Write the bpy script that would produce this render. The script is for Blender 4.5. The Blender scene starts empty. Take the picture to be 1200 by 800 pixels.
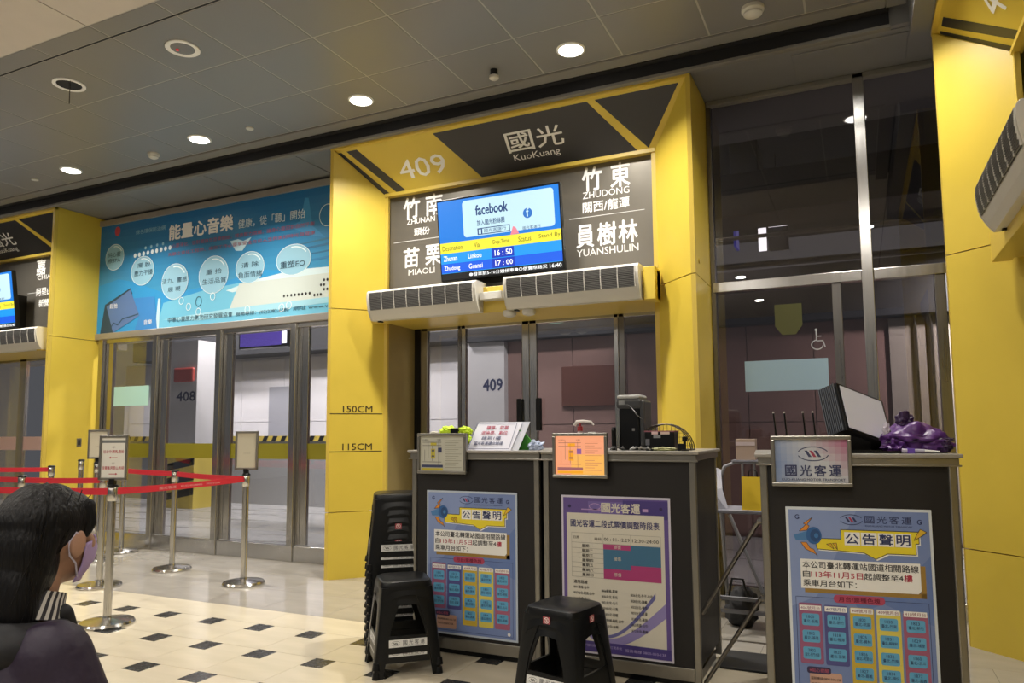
import bpy, bmesh, math, random
from mathutils import Vector, Matrix
R = math.radians
rnd = random.Random(7)
scene = bpy.context.scene
col = scene.collection

# ------------------------------------------------------------------ camera
cd = bpy.data.cameras.new('camera'); cam = bpy.data.objects.new('camera', cd); col.objects.link(cam)
yaw, pit, rol = 0.438027, 0.0920058, -0.00737264
f_ = Vector((-math.sin(yaw)*math.cos(pit), math.cos(yaw)*math.cos(pit), math.sin(pit)))
r_ = Vector((math.cos(yaw), math.sin(yaw), 0)); u_ = r_.cross(f_)
cr = r_*math.cos(rol)+u_*math.sin(rol); cu = -r_*math.sin(rol)+u_*math.cos(rol)
cam.matrix_world = Matrix(((cr.x, cu.x, -f_.x, 0), (cr.y, cu.y, -f_.y, 0), (cr.z, cu.z, -f_.z, 1.33), (0, 0, 0, 1)))
cd.sensor_width = 36; cd.lens = 859.354/1200*36; cd.clip_start = .05
cd.shift_x = -3.693/1200; cd.shift_y = 25.398/1200
scene.camera = cam
# ------------------------------------------------------------------ world, exposure
w = bpy.data.worlds.new('hall'); scene.world = w; w.use_nodes = True
w.node_tree.nodes['Background'].inputs[0].default_value = (.95, .96, 1, 1)
w.node_tree.nodes['Background'].inputs[1].default_value = .12
vs = scene.view_settings
vs.view_transform = 'Standard'; vs.look = 'None'; vs.gamma = 1; vs.use_curve_mapping = False
vs.exposure = 0.0
LAMP = 48.0          # watts of one ceiling downlight
HALL = 36.0          # watts of one lamp of the hall behind the viewer

# ------------------------------------------------------------------ materials
def lin(h):
    if not isinstance(h, str): return tuple(h)
    v = [int(h[i:i+2], 16)/255 for i in (0, 2, 4)]
    return tuple(c/12.92 if c <= .04045 else ((c+.055)/1.055)**2.4 for c in v)
MATS = {}
def mat(name, c, rough=.5, metal=0, emit=0, var=0, scale=8, bump=0, bscale=40, stretch=(1, 1, 1), spec=.5, coat=0):
    if name in MATS: return MATS[name]
    m = bpy.data.materials.new(name); m.use_nodes = True; nt = m.node_tree; N = nt.nodes; L = nt.links
    b = N['Principled BSDF']; c = lin(c)
    b.inputs['Base Color'].default_value = (*c, 1); b.inputs['Roughness'].default_value = rough
    b.inputs['Metallic'].default_value = metal; b.inputs['Specular IOR Level'].default_value = spec
    b.inputs['Coat Weight'].default_value = coat; b.inputs['Coat Roughness'].default_value = .1
    if emit:
        b.inputs['Emission Color'].default_value = (*c, 1); b.inputs['Emission Strength'].default_value = emit
        b.inputs['Base Color'].default_value = (c[0]*.1, c[1]*.1, c[2]*.1, 1)
    if var or bump:
        tc = N.new('ShaderNodeTexCoord'); mp = N.new('ShaderNodeMapping'); mp.inputs['Scale'].default_value = stretch
        L.new(tc.outputs['Object'], mp.inputs['Vector'])
    if var:
        n = N.new('ShaderNodeTexNoise'); n.inputs['Scale'].default_value = scale; n.inputs['Detail'].default_value = 5
        L.new(mp.outputs['Vector'], n.inputs['Vector'])
        rp = N.new('ShaderNodeValToRGB'); rp.color_ramp.elements[0].position = .3; rp.color_ramp.elements[1].position = .7
        rp.color_ramp.elements[0].color = (*[x*(1-var) for x in c], 1); rp.color_ramp.elements[1].color = (*[min(1, x*(1+var*.6)) for x in c], 1)
        L.new(n.outputs['Fac'], rp.inputs['Fac']); L.new(rp.outputs['Color'], b.inputs['Base Color'])
        if emit: L.new(rp.outputs['Color'], b.inputs['Emission Color'])
        mr = N.new('ShaderNodeMapRange'); mr.inputs['To Min'].default_value = max(0, rough-.06); mr.inputs['To Max'].default_value = min(1, rough+.08)
        L.new(n.outputs['Fac'], mr.inputs['Value']); L.new(mr.outputs['Result'], b.inputs['Roughness'])
    if bump:
        n2 = N.new('ShaderNodeTexNoise'); n2.inputs['Scale'].default_value = bscale; n2.inputs['Detail'].default_value = 3
        L.new(mp.outputs['Vector'], n2.inputs['Vector'])
        bp = N.new('ShaderNodeBump'); bp.inputs['Strength'].default_value = bump; bp.inputs['Distance'].default_value = .01
        L.new(n2.outputs['Fac'], bp.inputs['Height']); L.new(bp.outputs['Normal'], b.inputs['Normal'])
    MATS[name] = m; return m
def glass_mat(name, tint, base=.07, k=.75):
    m = bpy.data.materials.new(name); m.use_nodes = True; nt = m.node_tree; N = nt.nodes; L = nt.links
    N.remove(N['Principled BSDF'])
    tr = N.new('ShaderNodeBsdfTransparent'); tr.inputs[0].default_value = (*tint, 1)
    gl = N.new('ShaderNodeBsdfGlossy'); gl.inputs['Roughness'].default_value = .0; gl.inputs['Color'].default_value = (.95, .97, 1, 1)
    lw = N.new('ShaderNodeLayerWeight'); lw.inputs['Blend'].default_value = .5
    p = N.new('ShaderNodeMath'); p.operation = 'POWER'; p.inputs[1].default_value = 3
    ma = N.new('ShaderNodeMath'); ma.operation = 'MULTIPLY_ADD'; ma.inputs[1].default_value = k; ma.inputs[2].default_value = base
    mx = N.new('ShaderNodeMixShader')
    L.new(lw.outputs['Facing'], p.inputs[0]); L.new(p.outputs[0], ma.inputs[0]); L.new(ma.outputs[0], mx.inputs[0])
    L.new(tr.outputs[0], mx.inputs[1]); L.new(gl.outputs[0], mx.inputs[2]); L.new(mx.outputs[0], N['Material Output'].inputs[0])
    MATS[name] = m; return m
GLASS = glass_mat('window glass', (.80, .80, .82))
GLASS_DARK = glass_mat('tinted window glass', (.62, .60, .62))
FILM = bpy.data.materials.new('olive film band'); FILM.use_nodes = True
_n = FILM.node_tree; _t = _n.nodes.new('ShaderNodeBsdfTransparent'); _t.inputs[0].default_value = (.5, .46, .12, 1); _x = _n.nodes.new('ShaderNodeMixShader'); _x.inputs[0].default_value = .45
_n.nodes['Principled BSDF'].inputs['Base Color'].default_value = (.36, .32, .03, 1); _n.links.new(_t.outputs[0], _x.inputs[1]); _n.links.new(_n.nodes['Principled BSDF'].outputs[0], _x.inputs[2]); _n.links.new(_x.outputs[0], _n.nodes['Material Output'].inputs[0])
PINKF = mat('frosted pink film', 'e8c4bc', .5)
YEL = mat('yellow enamel panel', (.66, .49, .058), .38, 0, var=.06, scale=2.2)
TAN = mat('tan brushed panel', (.40, .31, .12), .3, .35, var=.05)
YELD = mat('yellow enamel trim', (.62, .45, .07), .35)
BLK = mat('charcoal graphic', '2b2a2c', .4)
SIGN = mat('grey brushed sign', (.20, .185, .155), .30, .55, var=.06, scale=3)
WHT = mat('white vinyl', 'f3f3f1', .5)
STEEL = mat('brushed stainless', (.50, .49, .47), .20, 1, var=.10, scale=5, stretch=(20, 20, .6))
STEELD = mat('dark stainless', (.22, .21, .20), .28, 1, var=.08, scale=4, stretch=(8, 8, .5))
CHROME = mat('polished chrome', (.58, .57, .54), .19, 1)
BLKP = mat('black plastic', (.005, .0055, .006), .30, spec=.32)
MBLK = mat('matt black', (.01, .01, .01), .7)
CTILE = mat('grey metal ceiling tile', (.225, .22, .216), .40, .12, var=.05, scale=1.5)
CGRID = mat('ceiling grid rail', (.19, .183, .17), .75)
SOFF = mat('grey soffit panel', (.20, .20, .202), .45, .1, var=.05, scale=1.2)
GROOVE = mat('black groove', (.008, .008, .01), .7)
CWHT = mat('warm white ceiling panel', (.62, .56, .50), .5, var=.03)
TILEA = mat('cream floor tile', (.64, .57, .43), .16, 0, var=.08, scale=3.5, stretch=(.5, 2, 1), coat=.1)
TILEB = mat('black floor tile', (.035, .035, .034), .25, var=.2, scale=20)
TILEG = mat('grey stone floor tile', (.36, .335, .29), .12, 0, var=.13, scale=3, stretch=(.6, 2.2, 1), coat=.2)
GROUT = mat('floor grout', (.22, .19, .14), .8)
CTR = mat('dark laminate', (.014, .0125, .012), .5, var=.08, scale=4, spec=.35)
ALU = mat('anodised aluminium trim', (.30, .285, .25), .30, .85, var=.08, scale=6)
LAMPM = mat('lit lamp diffuser', (1, .96, .88), .5, emit=14)
PVC = mat('off white plastic', (.62, .60, .54), .4)
GRILL = mat('dark grey grille', (.022, .021, .02), .55)
SLAT = mat('grey grille slat', (.15, .145, .135), .45)
RED = mat('red belt webbing', (.55, .015, .03), .55, bump=.2, bscale=200)

# ------------------------------------------------------------------ object helpers
def link(o, parent=None, **kw):
    col.objects.link(o)
    if parent is not None: o.parent = parent
    for k, v in kw.items(): o[k] = v
    return o
def thing(name, label, cat, loc=(0, 0, 0), rz=0, group=None):
    o = bpy.data.objects.new(name, None); col.objects.link(o); o.empty_display_size = .1
    o.location = loc; o.rotation_euler = (0, 0, rz); o['label'] = label; o['category'] = cat
    if group: o['group'] = group
    return o
def tag(o, label, cat, group=None, kind=None):
    o['label'] = label; o['category'] = cat
    if group: o['group'] = group
    if kind: o['kind'] = kind
    return o
class B:
    def __init__(s): s.v = []; s.f = []; s.m = []
    def add(s, vs, fs, mi=0):
        n = len(s.v); s.v += [tuple(v) for v in vs]; s.f += [tuple(i+n for i in f) for f in fs]; s.m += [mi]*len(fs); return s
    def box(s, x0, x1, y0, y1, z0, z1, mi=0):
        return s.add([(x0, y0, z0), (x1, y0, z0), (x1, y1, z0), (x0, y1, z0), (x0, y0, z1), (x1, y0, z1), (x1, y1, z1), (x0, y1, z1)],
                     [(0, 3, 2, 1), (4, 5, 6, 7), (0, 1, 5, 4), (1, 2, 6, 5), (2, 3, 7, 6), (3, 0, 4, 7)], mi)
    def prism(s, pts, d, mi=0):
        """closed polygon of 3-D points, extruded by vector d"""
        n = len(pts); d = Vector(d); a = [Vector(p) for p in pts]; b = [p+d for p in a]
        fs = [tuple(range(n))[::-1], tuple(range(n, 2*n))]+[(i, (i+1) % n, n+(i+1) % n, n+i) for i in range(n)]
        return s.add(a+b, fs, mi)
    def cyl(s, p, q, r, r2=None, n=16, mi=0, cap=True):
        p, q = Vector(p), Vector(q); r2 = r if r2 is None else r2; d = (q-p).normalized()
        a = d.orthogonal().normalized(); b = d.cross(a); vs = []
        for c, rr in ((p, r), (q, r2)): vs += [c+(a*math.cos(2*math.pi*i/n)+b*math.sin(2*math.pi*i/n))*rr for i in range(n)]
        fs = [(i, (i+1) % n, n+(i+1) % n, n+i) for i in range(n)]
        if cap: fs += [tuple(range(n))[::-1], tuple(range(n, 2*n))]
        return s.add(vs, fs, mi)
    def lathe(s, c, prof, n=28, mi=0):
        vs = []; k = len(prof)
        for r, z in prof: vs += [(c[0]+r*math.cos(2*math.pi*i/n), c[1]+r*math.sin(2*math.pi*i/n), c[2]+z) for i in range(n)]
        fs = [(j*n+i, j*n+(i+1) % n, (j+1)*n+(i+1) % n, (j+1)*n+i) for j in range(k-1) for i in range(n)]
        fs += [tuple(range(n))[::-1], tuple(range((k-1)*n, k*n))]
        return s.add(vs, fs, mi)
    def tube(s, pts, r, n=8, mi=0):
        pts = [Vector(p) for p in pts]; vs = []; a = None
        for i, p in enumerate(pts):
            d = (pts[min(i+1, len(pts)-1)]-pts[max(i-1, 0)]).normalized()
            a = d.orthogonal().normalized() if a is None else (a-d*a.dot(d)).normalized()
            b = d.cross(a); rr = r[i] if isinstance(r, (list, tuple)) else r
            vs += [p+(a*math.cos(2*math.pi*k/n)+b*math.sin(2*math.pi*k/n))*rr for k in range(n)]
        fs = [(j*n+k, j*n+(k+1) % n, (j+1)*n+(k+1) % n, (j+1)*n+k) for j in range(len(pts)-1) for k in range(n)]
        fs += [tuple(range(n))[::-1], tuple(range((len(pts)-1)*n, len(pts)*n))]
        return s.add(vs, fs, mi)
    def mesh(s, name, mats, smooth=False):
        me = bpy.data.meshes.new(name); me.from_pydata(s.v, [], s.f)
        for m in (mats if isinstance(mats, (list, tuple)) else [mats]): me.materials.append(m)
        if any(s.m): me.polygons.foreach_set('material_index', s.m)
        bm = bmesh.new(); bm.from_mesh(me); bmesh.ops.recalc_face_normals(bm, faces=bm.faces); bm.to_mesh(me); bm.free()
        if smooth:
            me.polygons.foreach_set('use_smooth', [True]*len(me.polygons))
            try: me.set_sharp_from_angle(angle=R(38))
            except Exception: pass
        me.update(); return me
    def build(s, name, mats, parent=None, bevel=0, smooth=False, **kw):
        o = bpy.data.objects.new(name, s.mesh(name, mats, smooth)); link(o, parent, **kw)
        if bevel:
            b = o.modifiers.new('bevel', 'BEVEL'); b.width = bevel; b.segments = 2; b.limit_method = 'ANGLE'; b.angle_limit = R(40)
        return o
def BX(name, m, x0, x1, y0, y1, z0, z1, parent=None, bevel=0, **kw):
    return B().box(x0, x1, y0, y1, z0, z1).build(name, m, parent, bevel, **kw)
def copy_tree(o, parent=None):
    c = o.copy(); col.objects.link(c); c.parent = parent
    for ch in list(o.children): copy_tree(ch, c)
    return c

# flat print: local x right, y up, z towards the reader
_tc = {}
def text_geo(body):
    k = body
    if k not in _tc:
        c = bpy.data.curves.new('t', 'FONT'); c.body = body; c.resolution_u = 2
        o = bpy.data.objects.new('t', c); col.objects.link(o)
        me = bpy.data.meshes.new_from_object(o.evaluated_get(bpy.context.evaluated_depsgraph_get()))
        vs = [(v.co.x, v.co.y) for v in me.vertices]; fs = [tuple(p.vertices) for p in me.polygons]
        bpy.data.objects.remove(o); bpy.data.curves.remove(c); bpy.data.meshes.remove(me); _tc[k] = (vs, fs)
    return _tc[k]
class Print:
    def __init__(s): s.b = B(); s.mats = []; s.step = .0006
    def mi(s, m):
        if m not in s.mats: s.mats.append(m)
        return s.mats.index(m)
    def poly(s, pts, m, z=1):
        s.b.add([(x, y, z*s.step) for x, y in pts], [tuple(range(len(pts)))], s.mi(m)); return s
    def rect(s, x0, x1, y0, y1, m, z=1): return s.poly([(x0, y0), (x1, y0), (x1, y1), (x0, y1)], m, z)
    def rrect(s, x0, x1, y0, y1, r, m, z=1):
        pts = []
        for cx, cy, a in ((x1-r, y1-r, 0), (x0+r, y1-r, 90), (x0+r, y0+r, 180), (x1-r, y0+r, 270)):
            pts += [(cx+r*math.cos(R(a+t)), cy+r*math.sin(R(a+t))) for t in (0, 22, 45, 68, 90)]
        return s.poly(pts, m, z)
    def ell(s, cx, cy, rx, ry, m, z=1, n=24): return s.poly([(cx+rx*math.cos(2*math.pi*i/n), cy+ry*math.sin(2*math.pi*i/n)) for i in range(n)], m, z)
    def ring(s, cx, cy, rx, ry, t, m, z=1, n=28, a0=0, a1=360):
        for i in range(n):
            a, b = R(a0+(a1-a0)*i/n), R(a0+(a1-a0)*(i+1)/n)
            s.poly([(cx+rx*math.cos(a), cy+ry*math.sin(a)), (cx+rx*math.cos(b), cy+ry*math.sin(b)),
                    (cx+(rx-t)*math.cos(b), cy+(ry-t)*math.sin(b)), (cx+(rx-t)*math.cos(a), cy+(ry-t)*math.sin(a))], m, z)
        return s
    def line(s, pts, t, m, z=1):
        for (x0, y0), (x1, y1) in zip(pts, pts[1:]):
            d = math.hypot(x1-x0, y1-y0) or 1; nx, ny = -(y1-y0)/d*t/2, (x1-x0)/d*t/2
            s.poly([(x0+nx, y0+ny), (x0-nx, y0-ny), (x1-nx, y1-ny), (x1+nx, y1+ny)], m, z)
        return s
    def text(s, body, x0, x1, y0, y1, m, z=2, bold=0, keep=False):
        vs, fs = text_geo(body)
        if not vs: return s
        ax, bx = min(v[0] for v in vs), max(v[0] for v in vs); ay, by = min(v[1] for v in vs), max(v[1] for v in vs)
        sx, sy = (x1-x0)/(bx-ax), (y1-y0)/(by-ay)
        h = abs(y1-y0)*bold*1.1
        for k, (dx, dy) in enumerate(((0, 0),) if not bold else ((-h, 0), (h, 0), (0, -h), (0, h))):
            s.b.add([(x0+(v[0]-ax)*sx+dx, y0+(v[1]-ay)*sy+dy, (z+k*.12)*s.step) for v in vs], fs, s.mi(m))
        return s
    def logo(s, cx, cy, w, dark, red, z=2):
        h = w*.5
        s.ring(cx, cy, w/2, h/2, w*.03, dark, z, 30, 20, 165); s.ring(cx, cy, w/2, h/2, w*.03, dark, z, 30, 195, 350)
        for i, m in ((-1, dark), (0, red), (1, dark)):
            x = cx+i*w*.15-w*.06
            s.poly([(x-w*.06, cy+h*.22), (x+w*.03, cy+h*.22), (x+w*.17, cy-h*.22), (x+w*.07, cy-h*.22)], m, z)
        return s
    def build(s, name, parent=None, loc=(0, 0, 0), rot=(R(90), 0, 0), **kw):
        me = bpy.data.meshes.new(name); me.from_pydata(s.b.v, [], s.b.f)
        for m in s.mats: me.materials.append(m)
        me.polygons.foreach_set('material_index', s.b.m); me.update()
        o = bpy.data.objects.new(name, me); link(o, parent, **kw); o.location = loc; o.rotation_euler = rot; return o
def ink(h, emit=0): return mat('ink '+h+(' lit' if emit else ''), h, .55, emit=emit)

# ------------------------------------------------------------------ ceiling lamps (light included)
def lamp(x, y, z, label, watts, group='round ceiling downlights', color=(1, .945, .87), r=.088, cat='ceiling light', spread=R(128)):
    t = thing('ceiling_downlight', label, cat, (x, y, z), 0, group)
    B().lathe((0, 0, 0), [(r+.02, 0), (r+.02, -.006), (r+.004, -.012), (r, -.004)], 32).build('trim_ring', WHT, t, smooth=True)
    B().lathe((0, 0, 0), [(r, -.001), (r, -.009), (r*.6, -.011), (.001, -.012)], 32).build('diffuser', LAMPM, t)
    ld = bpy.data.lights.new('downlight', 'AREA'); ld.shape = 'DISK'; ld.size = r*2; ld.energy = watts; ld.color = color; ld.spread = spread
    lo = bpy.data.objects.new('downlight', ld); link(lo, t); lo.location = (0, 0, -.02)
    return t
lamp(-1.822, 4.905, 4.15, 'lit round ceiling downlight above the right end of the 409 header', LAMP)
lamp(-3.731, 4.905, 4.15, 'lit round ceiling downlight above the number 409 of the header', LAMP)
lamp(-5.638, 4.905, 4.15, 'lit round ceiling downlight above the middle of the blue billboard', LAMP)
lamp(-7.540, 4.905, 4.15, 'lit round ceiling downlight above the left end of the blue billboard', LAMP)
lamp(.088, 4.905, 4.15, 'round ceiling downlight before the tall glass wall, seen only as a glint in the glass', LAMP*.6)
lamp(-9.45, 4.905, 4.15, 'round ceiling downlight beyond the left edge of the picture', LAMP)
for yy, xs in ((.9, (-10, -6.6, -3.2, .2, 3.4)), (-1.83, (-8.3, -5, -1.886, 1.2)), (-4.54, (-8.3, -5, -1.88, 1.2))):
    for xx in xs: lamp(xx, yy, 4.15, 'round ceiling downlight of the hall behind the viewer', HALL, 'hall downlights behind the viewer', spread=R(170))

# ------------------------------------------------------------------ floor
P_ = 'structure'
fl = BX('floor', GROUT, -16, 6, -7, 13.2, -.12, -.006); fl['kind'] = P_
px_, py_, ds = .4475, .457, .147
tm = B().prism([(0, -py_+.002, -.006), (px_-.002, -py_+.002, -.006), (px_-.002, -.001, -.006), (ds, -.001, -.006), (ds, -ds, -.006), (0, -ds, -.006)], (0, 0, .006)).mesh('tile', TILEA)
im = B().box(.001, ds-.001, -ds+.001, -.001, -.006, 0).mesh('inlay_tile', TILEB)
for j in range(8):
    for i in range(-14, 12):
        x, y = -3.427+i*px_, 4.012-j*py_
        for nm, me in (('tile', tm), ('inlay_tile', im)):
            o = bpy.data.objects.new(nm, me); link(o, fl); o.location = (x, y, 0)
s_ = B()
for j in range(8, 24):
    for i in range(-14, 12):
        x, y = -3.427+i*px_, 4.012-j*py_
        s_.box(x, x+px_-.002, y-py_+.002, y-ds, -.006, 0); s_.box(x+ds, x+px_-.002, y-ds, y-.001, -.006, 0); s_.box(x+.001, x+ds-.001, y-ds+.001, y-.001, -.006, 0, 1)
s_.build('tile', [TILEA, TILEB], fl, kind='stuff')
bd = B().box(0, px_*2-.002, 0, .325, -.006, 0).mesh('border_tile', TILEA)
for i in range(-7, 6):
    o = bpy.data.objects.new('border_tile', bd); link(o, fl); o.location = (-3.427+px_+i*px_*2, 4.014, 0)
gm = B().box(0, .598, 0, .568, -.006, 0).mesh('grey_tile', TILEG)
for j in range(3):
    for i in range(-15, 8):
        o = bpy.data.objects.new('grey_tile', gm); link(o, fl); o.location = (-1.2+i*.6+(.3 if j % 2 else 0), 4.342+j*.57, 0)
BX('bay_floor', mat('bay asphalt', (.26, .255, .25), .28, var=.25, scale=1.5, stretch=(.4, 3, 1)), -16, 6, 6.12, 13.2, -.006, .002, fl)

# ------------------------------------------------------------------ ceiling
ce = BX('ceiling', GROOVE, -16, 6, -7, 5.3, 4.175, 4.25); ce['kind'] = P_
tw = .6445
def ctile(x0, x1, y0, y1): BX('ceiling_tile', CTILE, x0+.007, x1-.007, y0+.007, y1-.007, 4.15, 4.172, ce)
for i in range(-13, 1):
    x1 = -.211+i*tw
    for y0, y1 in ((3.322, 3.945), (3.945, 4.585), (4.585, 5.165), (3.143, 3.308)): ctile(x1-tw, x1, y0, y1)
for y0, y1 in ((3.322, 3.945), (3.945, 4.585), (4.585, 5.165), (3.143, 3.308)): ctile(-.211, .28, y0, y1)
BX('grid_rail', mat('pale grid rail', (.42, .40, .37), .5), -9.3, .3, 3.14, 5.17, 4.1525, 4.165, ce); BX('grid_gap', GROOVE, -9.3, .28, 3.308, 3.322, 4.151, 4.153, ce)
for i in range(-6, 2):
    x0 = -.87+i*1.289
    for j in range(8): BX('white_panel', CWHT, x0+.005, x0+1.284, 3.135-1.289*(j+1)+.005, 3.137-1.289*j, 4.148, 4.172, ce)
for i in range(-12, -6):
    BX('white_panel', CWHT, -.87+i*1.289+.005, -.87+(i+1)*1.289-.005, -7, 3.137, 4.148, 4.172, ce)
for i in range(-8, -2): BX('ceiling_tile', CTILE, -9.3+(i+2)*1.29+.006, -9.3+(i+3)*1.29-.006, 3.143, 5.165, 4.15, 4.172, ce)
BX('white_panel', CWHT, 1.71, 6, -7, 3.1, 4.148, 4.172, ce)
BX('edge_rail', CGRID, -16, .28, 5.172, 5.30, 4.135, 4.172, ce, .008)
BX('groove_recess', GROOVE, -16, .3, 5.30, 5.37, 4.13, 4.25, ce)
# soffit above the glass walls and portals
so = BX('trim_1', SOFF, -16, 4, 5.36, 7.0, 4.035, 4.25); so['kind'] = P_
BX('soffit_lip', CGRID, -16, .31, 5.348, 5.40, 4.02, 4.045, so, .004); BX('groove_face', GROOVE, -16, .30, 5.352, 5.359, 4.046, 4.25, so)
for x0, x1 in ((-8.5, -7.45), (-7.44, -6.15), (-6.14, -4.9), (-4.89, -4.46)): BX('soffit_panel', SOFF, x0, x1, 5.41, 6.03, 4.026, 4.036, so)
BX('soffit_panel', SOFF, -1.04, .6, 5.41, 6.03, 4.028, 4.036, so)
BX('access_hatch', SOFF, -.33, .42, 5.47, 5.90, 4.018, 4.03, so, .004)
BX('cove_rail', CGRID, -1.04, .6, 5.97, 6.04, 3.985, 4.03, so, .01)
BX('side_soffit', SOFF, .42, 1.3, 1.9, 5.37, 3.945, 4.25, so)
BX('side_rail', CGRID, .282, .40, 3.0, 5.30, 4.135, 4.172, so)
rw = BX('wall_right', mat('grey side wall', (.3, .29, .27), .5), 1.6, 1.75, -7, 5.4, 0, 4.2); rw['kind'] = P_

# ------------------------------------------------------------------ portals
W_ = 3.405; ID = .37; IZ = 3.62; TZ = 4.03
def portal(name_label, loc, rz, header, right_text, left_text, marks=False):
    t = thing('bus_gate_portal', name_label, 'portal', loc, rz, 'yellow gate portals')
    g = .003
    for z0, z1 in ((0, .598), (.602, 2.478), (2.482, TZ)):
        for sgn, x0 in ((1, 0), (-1, W_)):
            def X(a): return x0+sgn*a
            zt0, zt1 = z0+(g if z0 else 0), z1-g*0
            # narrow flat edge strip
            B().prism([(X(0), 0, zt0), (X(.035), .0, zt0), (X(.035), .04, zt0), (X(0), .04, zt0)], (0, 0, z1-zt0)).build('edge_strip', YELD, t)
            # splayed face; the top panel is cut along the mitre
            a0, b0 = (X(.035), .004), (X(ID), ID)
            if z1 < TZ:
                B().prism([(*a0, zt0), (*b0, zt0), (b0[0], b0[1]+.03, zt0), (a0[0], a0[1]+.05, zt0)], (0, 0, z1-zt0)).build('splayed_panel', YEL, t)
            else:
                vs = [(*a0, zt0), (*b0, zt0), (b0[0], b0[1], IZ), (a0[0], a0[1], TZ-.03)]
                vs += [(x+sgn*.0, y+.035, z) for x, y, z in vs]
                B().add(vs, [(0, 1, 2, 3), (4, 5, 6, 7), (0, 1, 5, 4), (1, 2, 6, 5), (2, 3, 7, 6), (3, 0, 4, 7)]).build('splayed_panel', YEL, t)
            # outer return side and inner reveal
            B().prism([(X(0), .042, zt0), (X(.02), .042, zt0), (X(.02), .65, zt0), (X(0), .65, zt0)], (0, 0, z1-zt0)).build('side_panel', YEL, t)
            zi = min(z1, 2.48)
            if z0 < 2.3:
                B().prism([(X(ID), ID, zt0), (X(ID+.035), ID, zt0), (X(ID+.035), ID+.03, zt0), (X(ID), ID+.03, zt0)], (0, 0, zi-zt0)).build('inner_edge_strip', YELD, t)
                B().prism([(X(ID+.012), ID+.03, zt0), (X(ID+.035), ID+.03, zt0), (X(ID+.035), .87, zt0), (X(ID+.012), .87, zt0)], (0, 0, zi-zt0)).build('reveal_panel', TAN, t)
            else:
                B().prism([(X(ID), ID, zt0), (X(ID+.035), ID, zt0), (X(ID+.035), ID+.03, zt0), (X(ID), ID+.03, zt0)], (0, 0, IZ-zt0)).build('inner_edge_strip', YELD, t)
    # header: slanted board from the outer top edge to the inner lower edge
    vs = [(.0, 0, TZ), (W_, 0, TZ), (W_-ID, ID, IZ), (ID, ID, IZ)]; vs += [(x, y+.05, z+.0) for x, y, z in vs]
    B().add(vs, [(0, 1, 2, 3), (4, 5, 6, 7), (0, 1, 5, 4), (1, 2, 6, 5), (2, 3, 7, 6), (3, 0, 4, 7)]).build('header_board', YEL, t)
    B().box(0, W_, -.004, .04, TZ-.03, TZ+.004).build('header_top_strip', YELD, t)
    B().box(ID, W_-ID, ID-.012, ID+.05, IZ-.02, IZ+.012).build('header_lower_strip', YELD, t)
    # header graphics in the slanted plane, y measured up the slope from the lower edge
    L_ = math.hypot(ID, TZ-IZ)
    def S(u, v): return (u, (1-v)*L_)
    p = Print()
    for q in ([(.017, .115), (.092, .115), (.433, .985), (.36, .985)], [(.151, .115), (.271, .115), (.622, .985), (.513, .985)],
              [(1.106, .11), (2.563, .11), (2.891, .975), (1.44, .975)], [(2.632, .11), (3.31, .11), (2.984, .96)]):
        p.poly([S(*a) for a in q], BLK, 2)
    if header:
        v0, v1, v2, v3 = S(0, .345)[1], S(0, .66)[1], S(0, .70)[1], S(0, .835)[1]
        p.text(header, .63, 1.13, S(0, .78)[1], S(0, .45)[1], WHT, 3, .01)
        p.text('國', 1.77, 2.02, v1, v0, WHT, 3, .012); p.text('光', 2.055, 2.295, v1, v0, WHT, 3, .012)
        p.text('KuoKuang', 1.80, 2.235, v3, v2, WHT, 3, .004)
    ang = math.atan2(TZ-IZ, -ID)
    p.build('header_graphics', t, (0, ID, IZ), (ang, 0, 0))
    # grey destination sign behind the opening head and the yellow beam that carries the air curtains
    BX('destination_board', SIGN, ID+.01, W_-ID-.01, ID+.055, ID+.09, 2.40, IZ+.02, t)
    for txt, rule in ((left_text, (.437, .95, 3.149, 3.153)), (right_text, (2.256, 2.92, 3.145, 3.149))):
        if not txt: continue
        q = Print()
        for s_, a0, a1, b0, b1, bo in txt: q.text(s_, a0, a1, b0, b1, WHT, 2, bo)
        q.rect(*rule, WHT); q.build('destination_lettering', t, (0, ID+.054, 0))
    BX('carrier_beam', YELD, ID-.03, W_-ID+.03, .20, .30, 2.35, 2.58, t, .003)
    BX('beam_end_box', YEL, W_-ID-.06, W_-ID+.03, .13, .31, 2.34, 2.60, t, .004)
    BX('opening_soffit', YELD, ID+.01, W_-ID-.01, .30, .90, 2.36, 2.40, t)
    if marks:
        ca, sa = (ID-.035), ID-.004; L2 = math.hypot(ca, sa); m = Print(); inkb = ink('3a3010')
        for z, s in ((1.5, '150CM'), (1.15, '115CM')):
            m.rect(.0, L2-.01, z-.004, z+.004, inkb); m.text(s, L2*.24, L2*.79, z+.014, z+.074, inkb, 2, .012)
        m.build('height_marks', t, (.035, .003, 0), (R(90), 0, math.atan2(sa, ca)))
    return t
LT = [('竹', .55, .73, 3.37, 3.575, .02), ('南', .80, .98, 3.37, 3.575, .02), ('ZHUNAN', .587, .90, 3.312, 3.365, .006), ('頭份', .67, .843, 3.195, 3.268, .012),
      ('苗', .555, .725, 2.893, 3.083, .02), ('栗', .80, .975, 2.893, 3.083, .02), ('MIAOLI', .608, .90, 2.815, 2.872, .006)]
RT = [('竹', 2.38, 2.555, 3.372, 3.578, .02), ('東', 2.635, 2.80, 3.372, 3.578, .02), ('ZHUDONG', 2.382, 2.794, 3.308, 3.366, .006), ('關西/龍潭', 2.38, 2.792, 3.185, 3.278, .012),
      ('員', 2.32, 2.475, 2.885, 3.078, .02), ('樹', 2.51, 2.67, 2.885, 3.078, .02), ('林', 2.695, 2.856, 2.885, 3.078, .02), ('YUANSHULIN', 2.32, 2.862, 2.808, 2.87, .006)]
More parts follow.
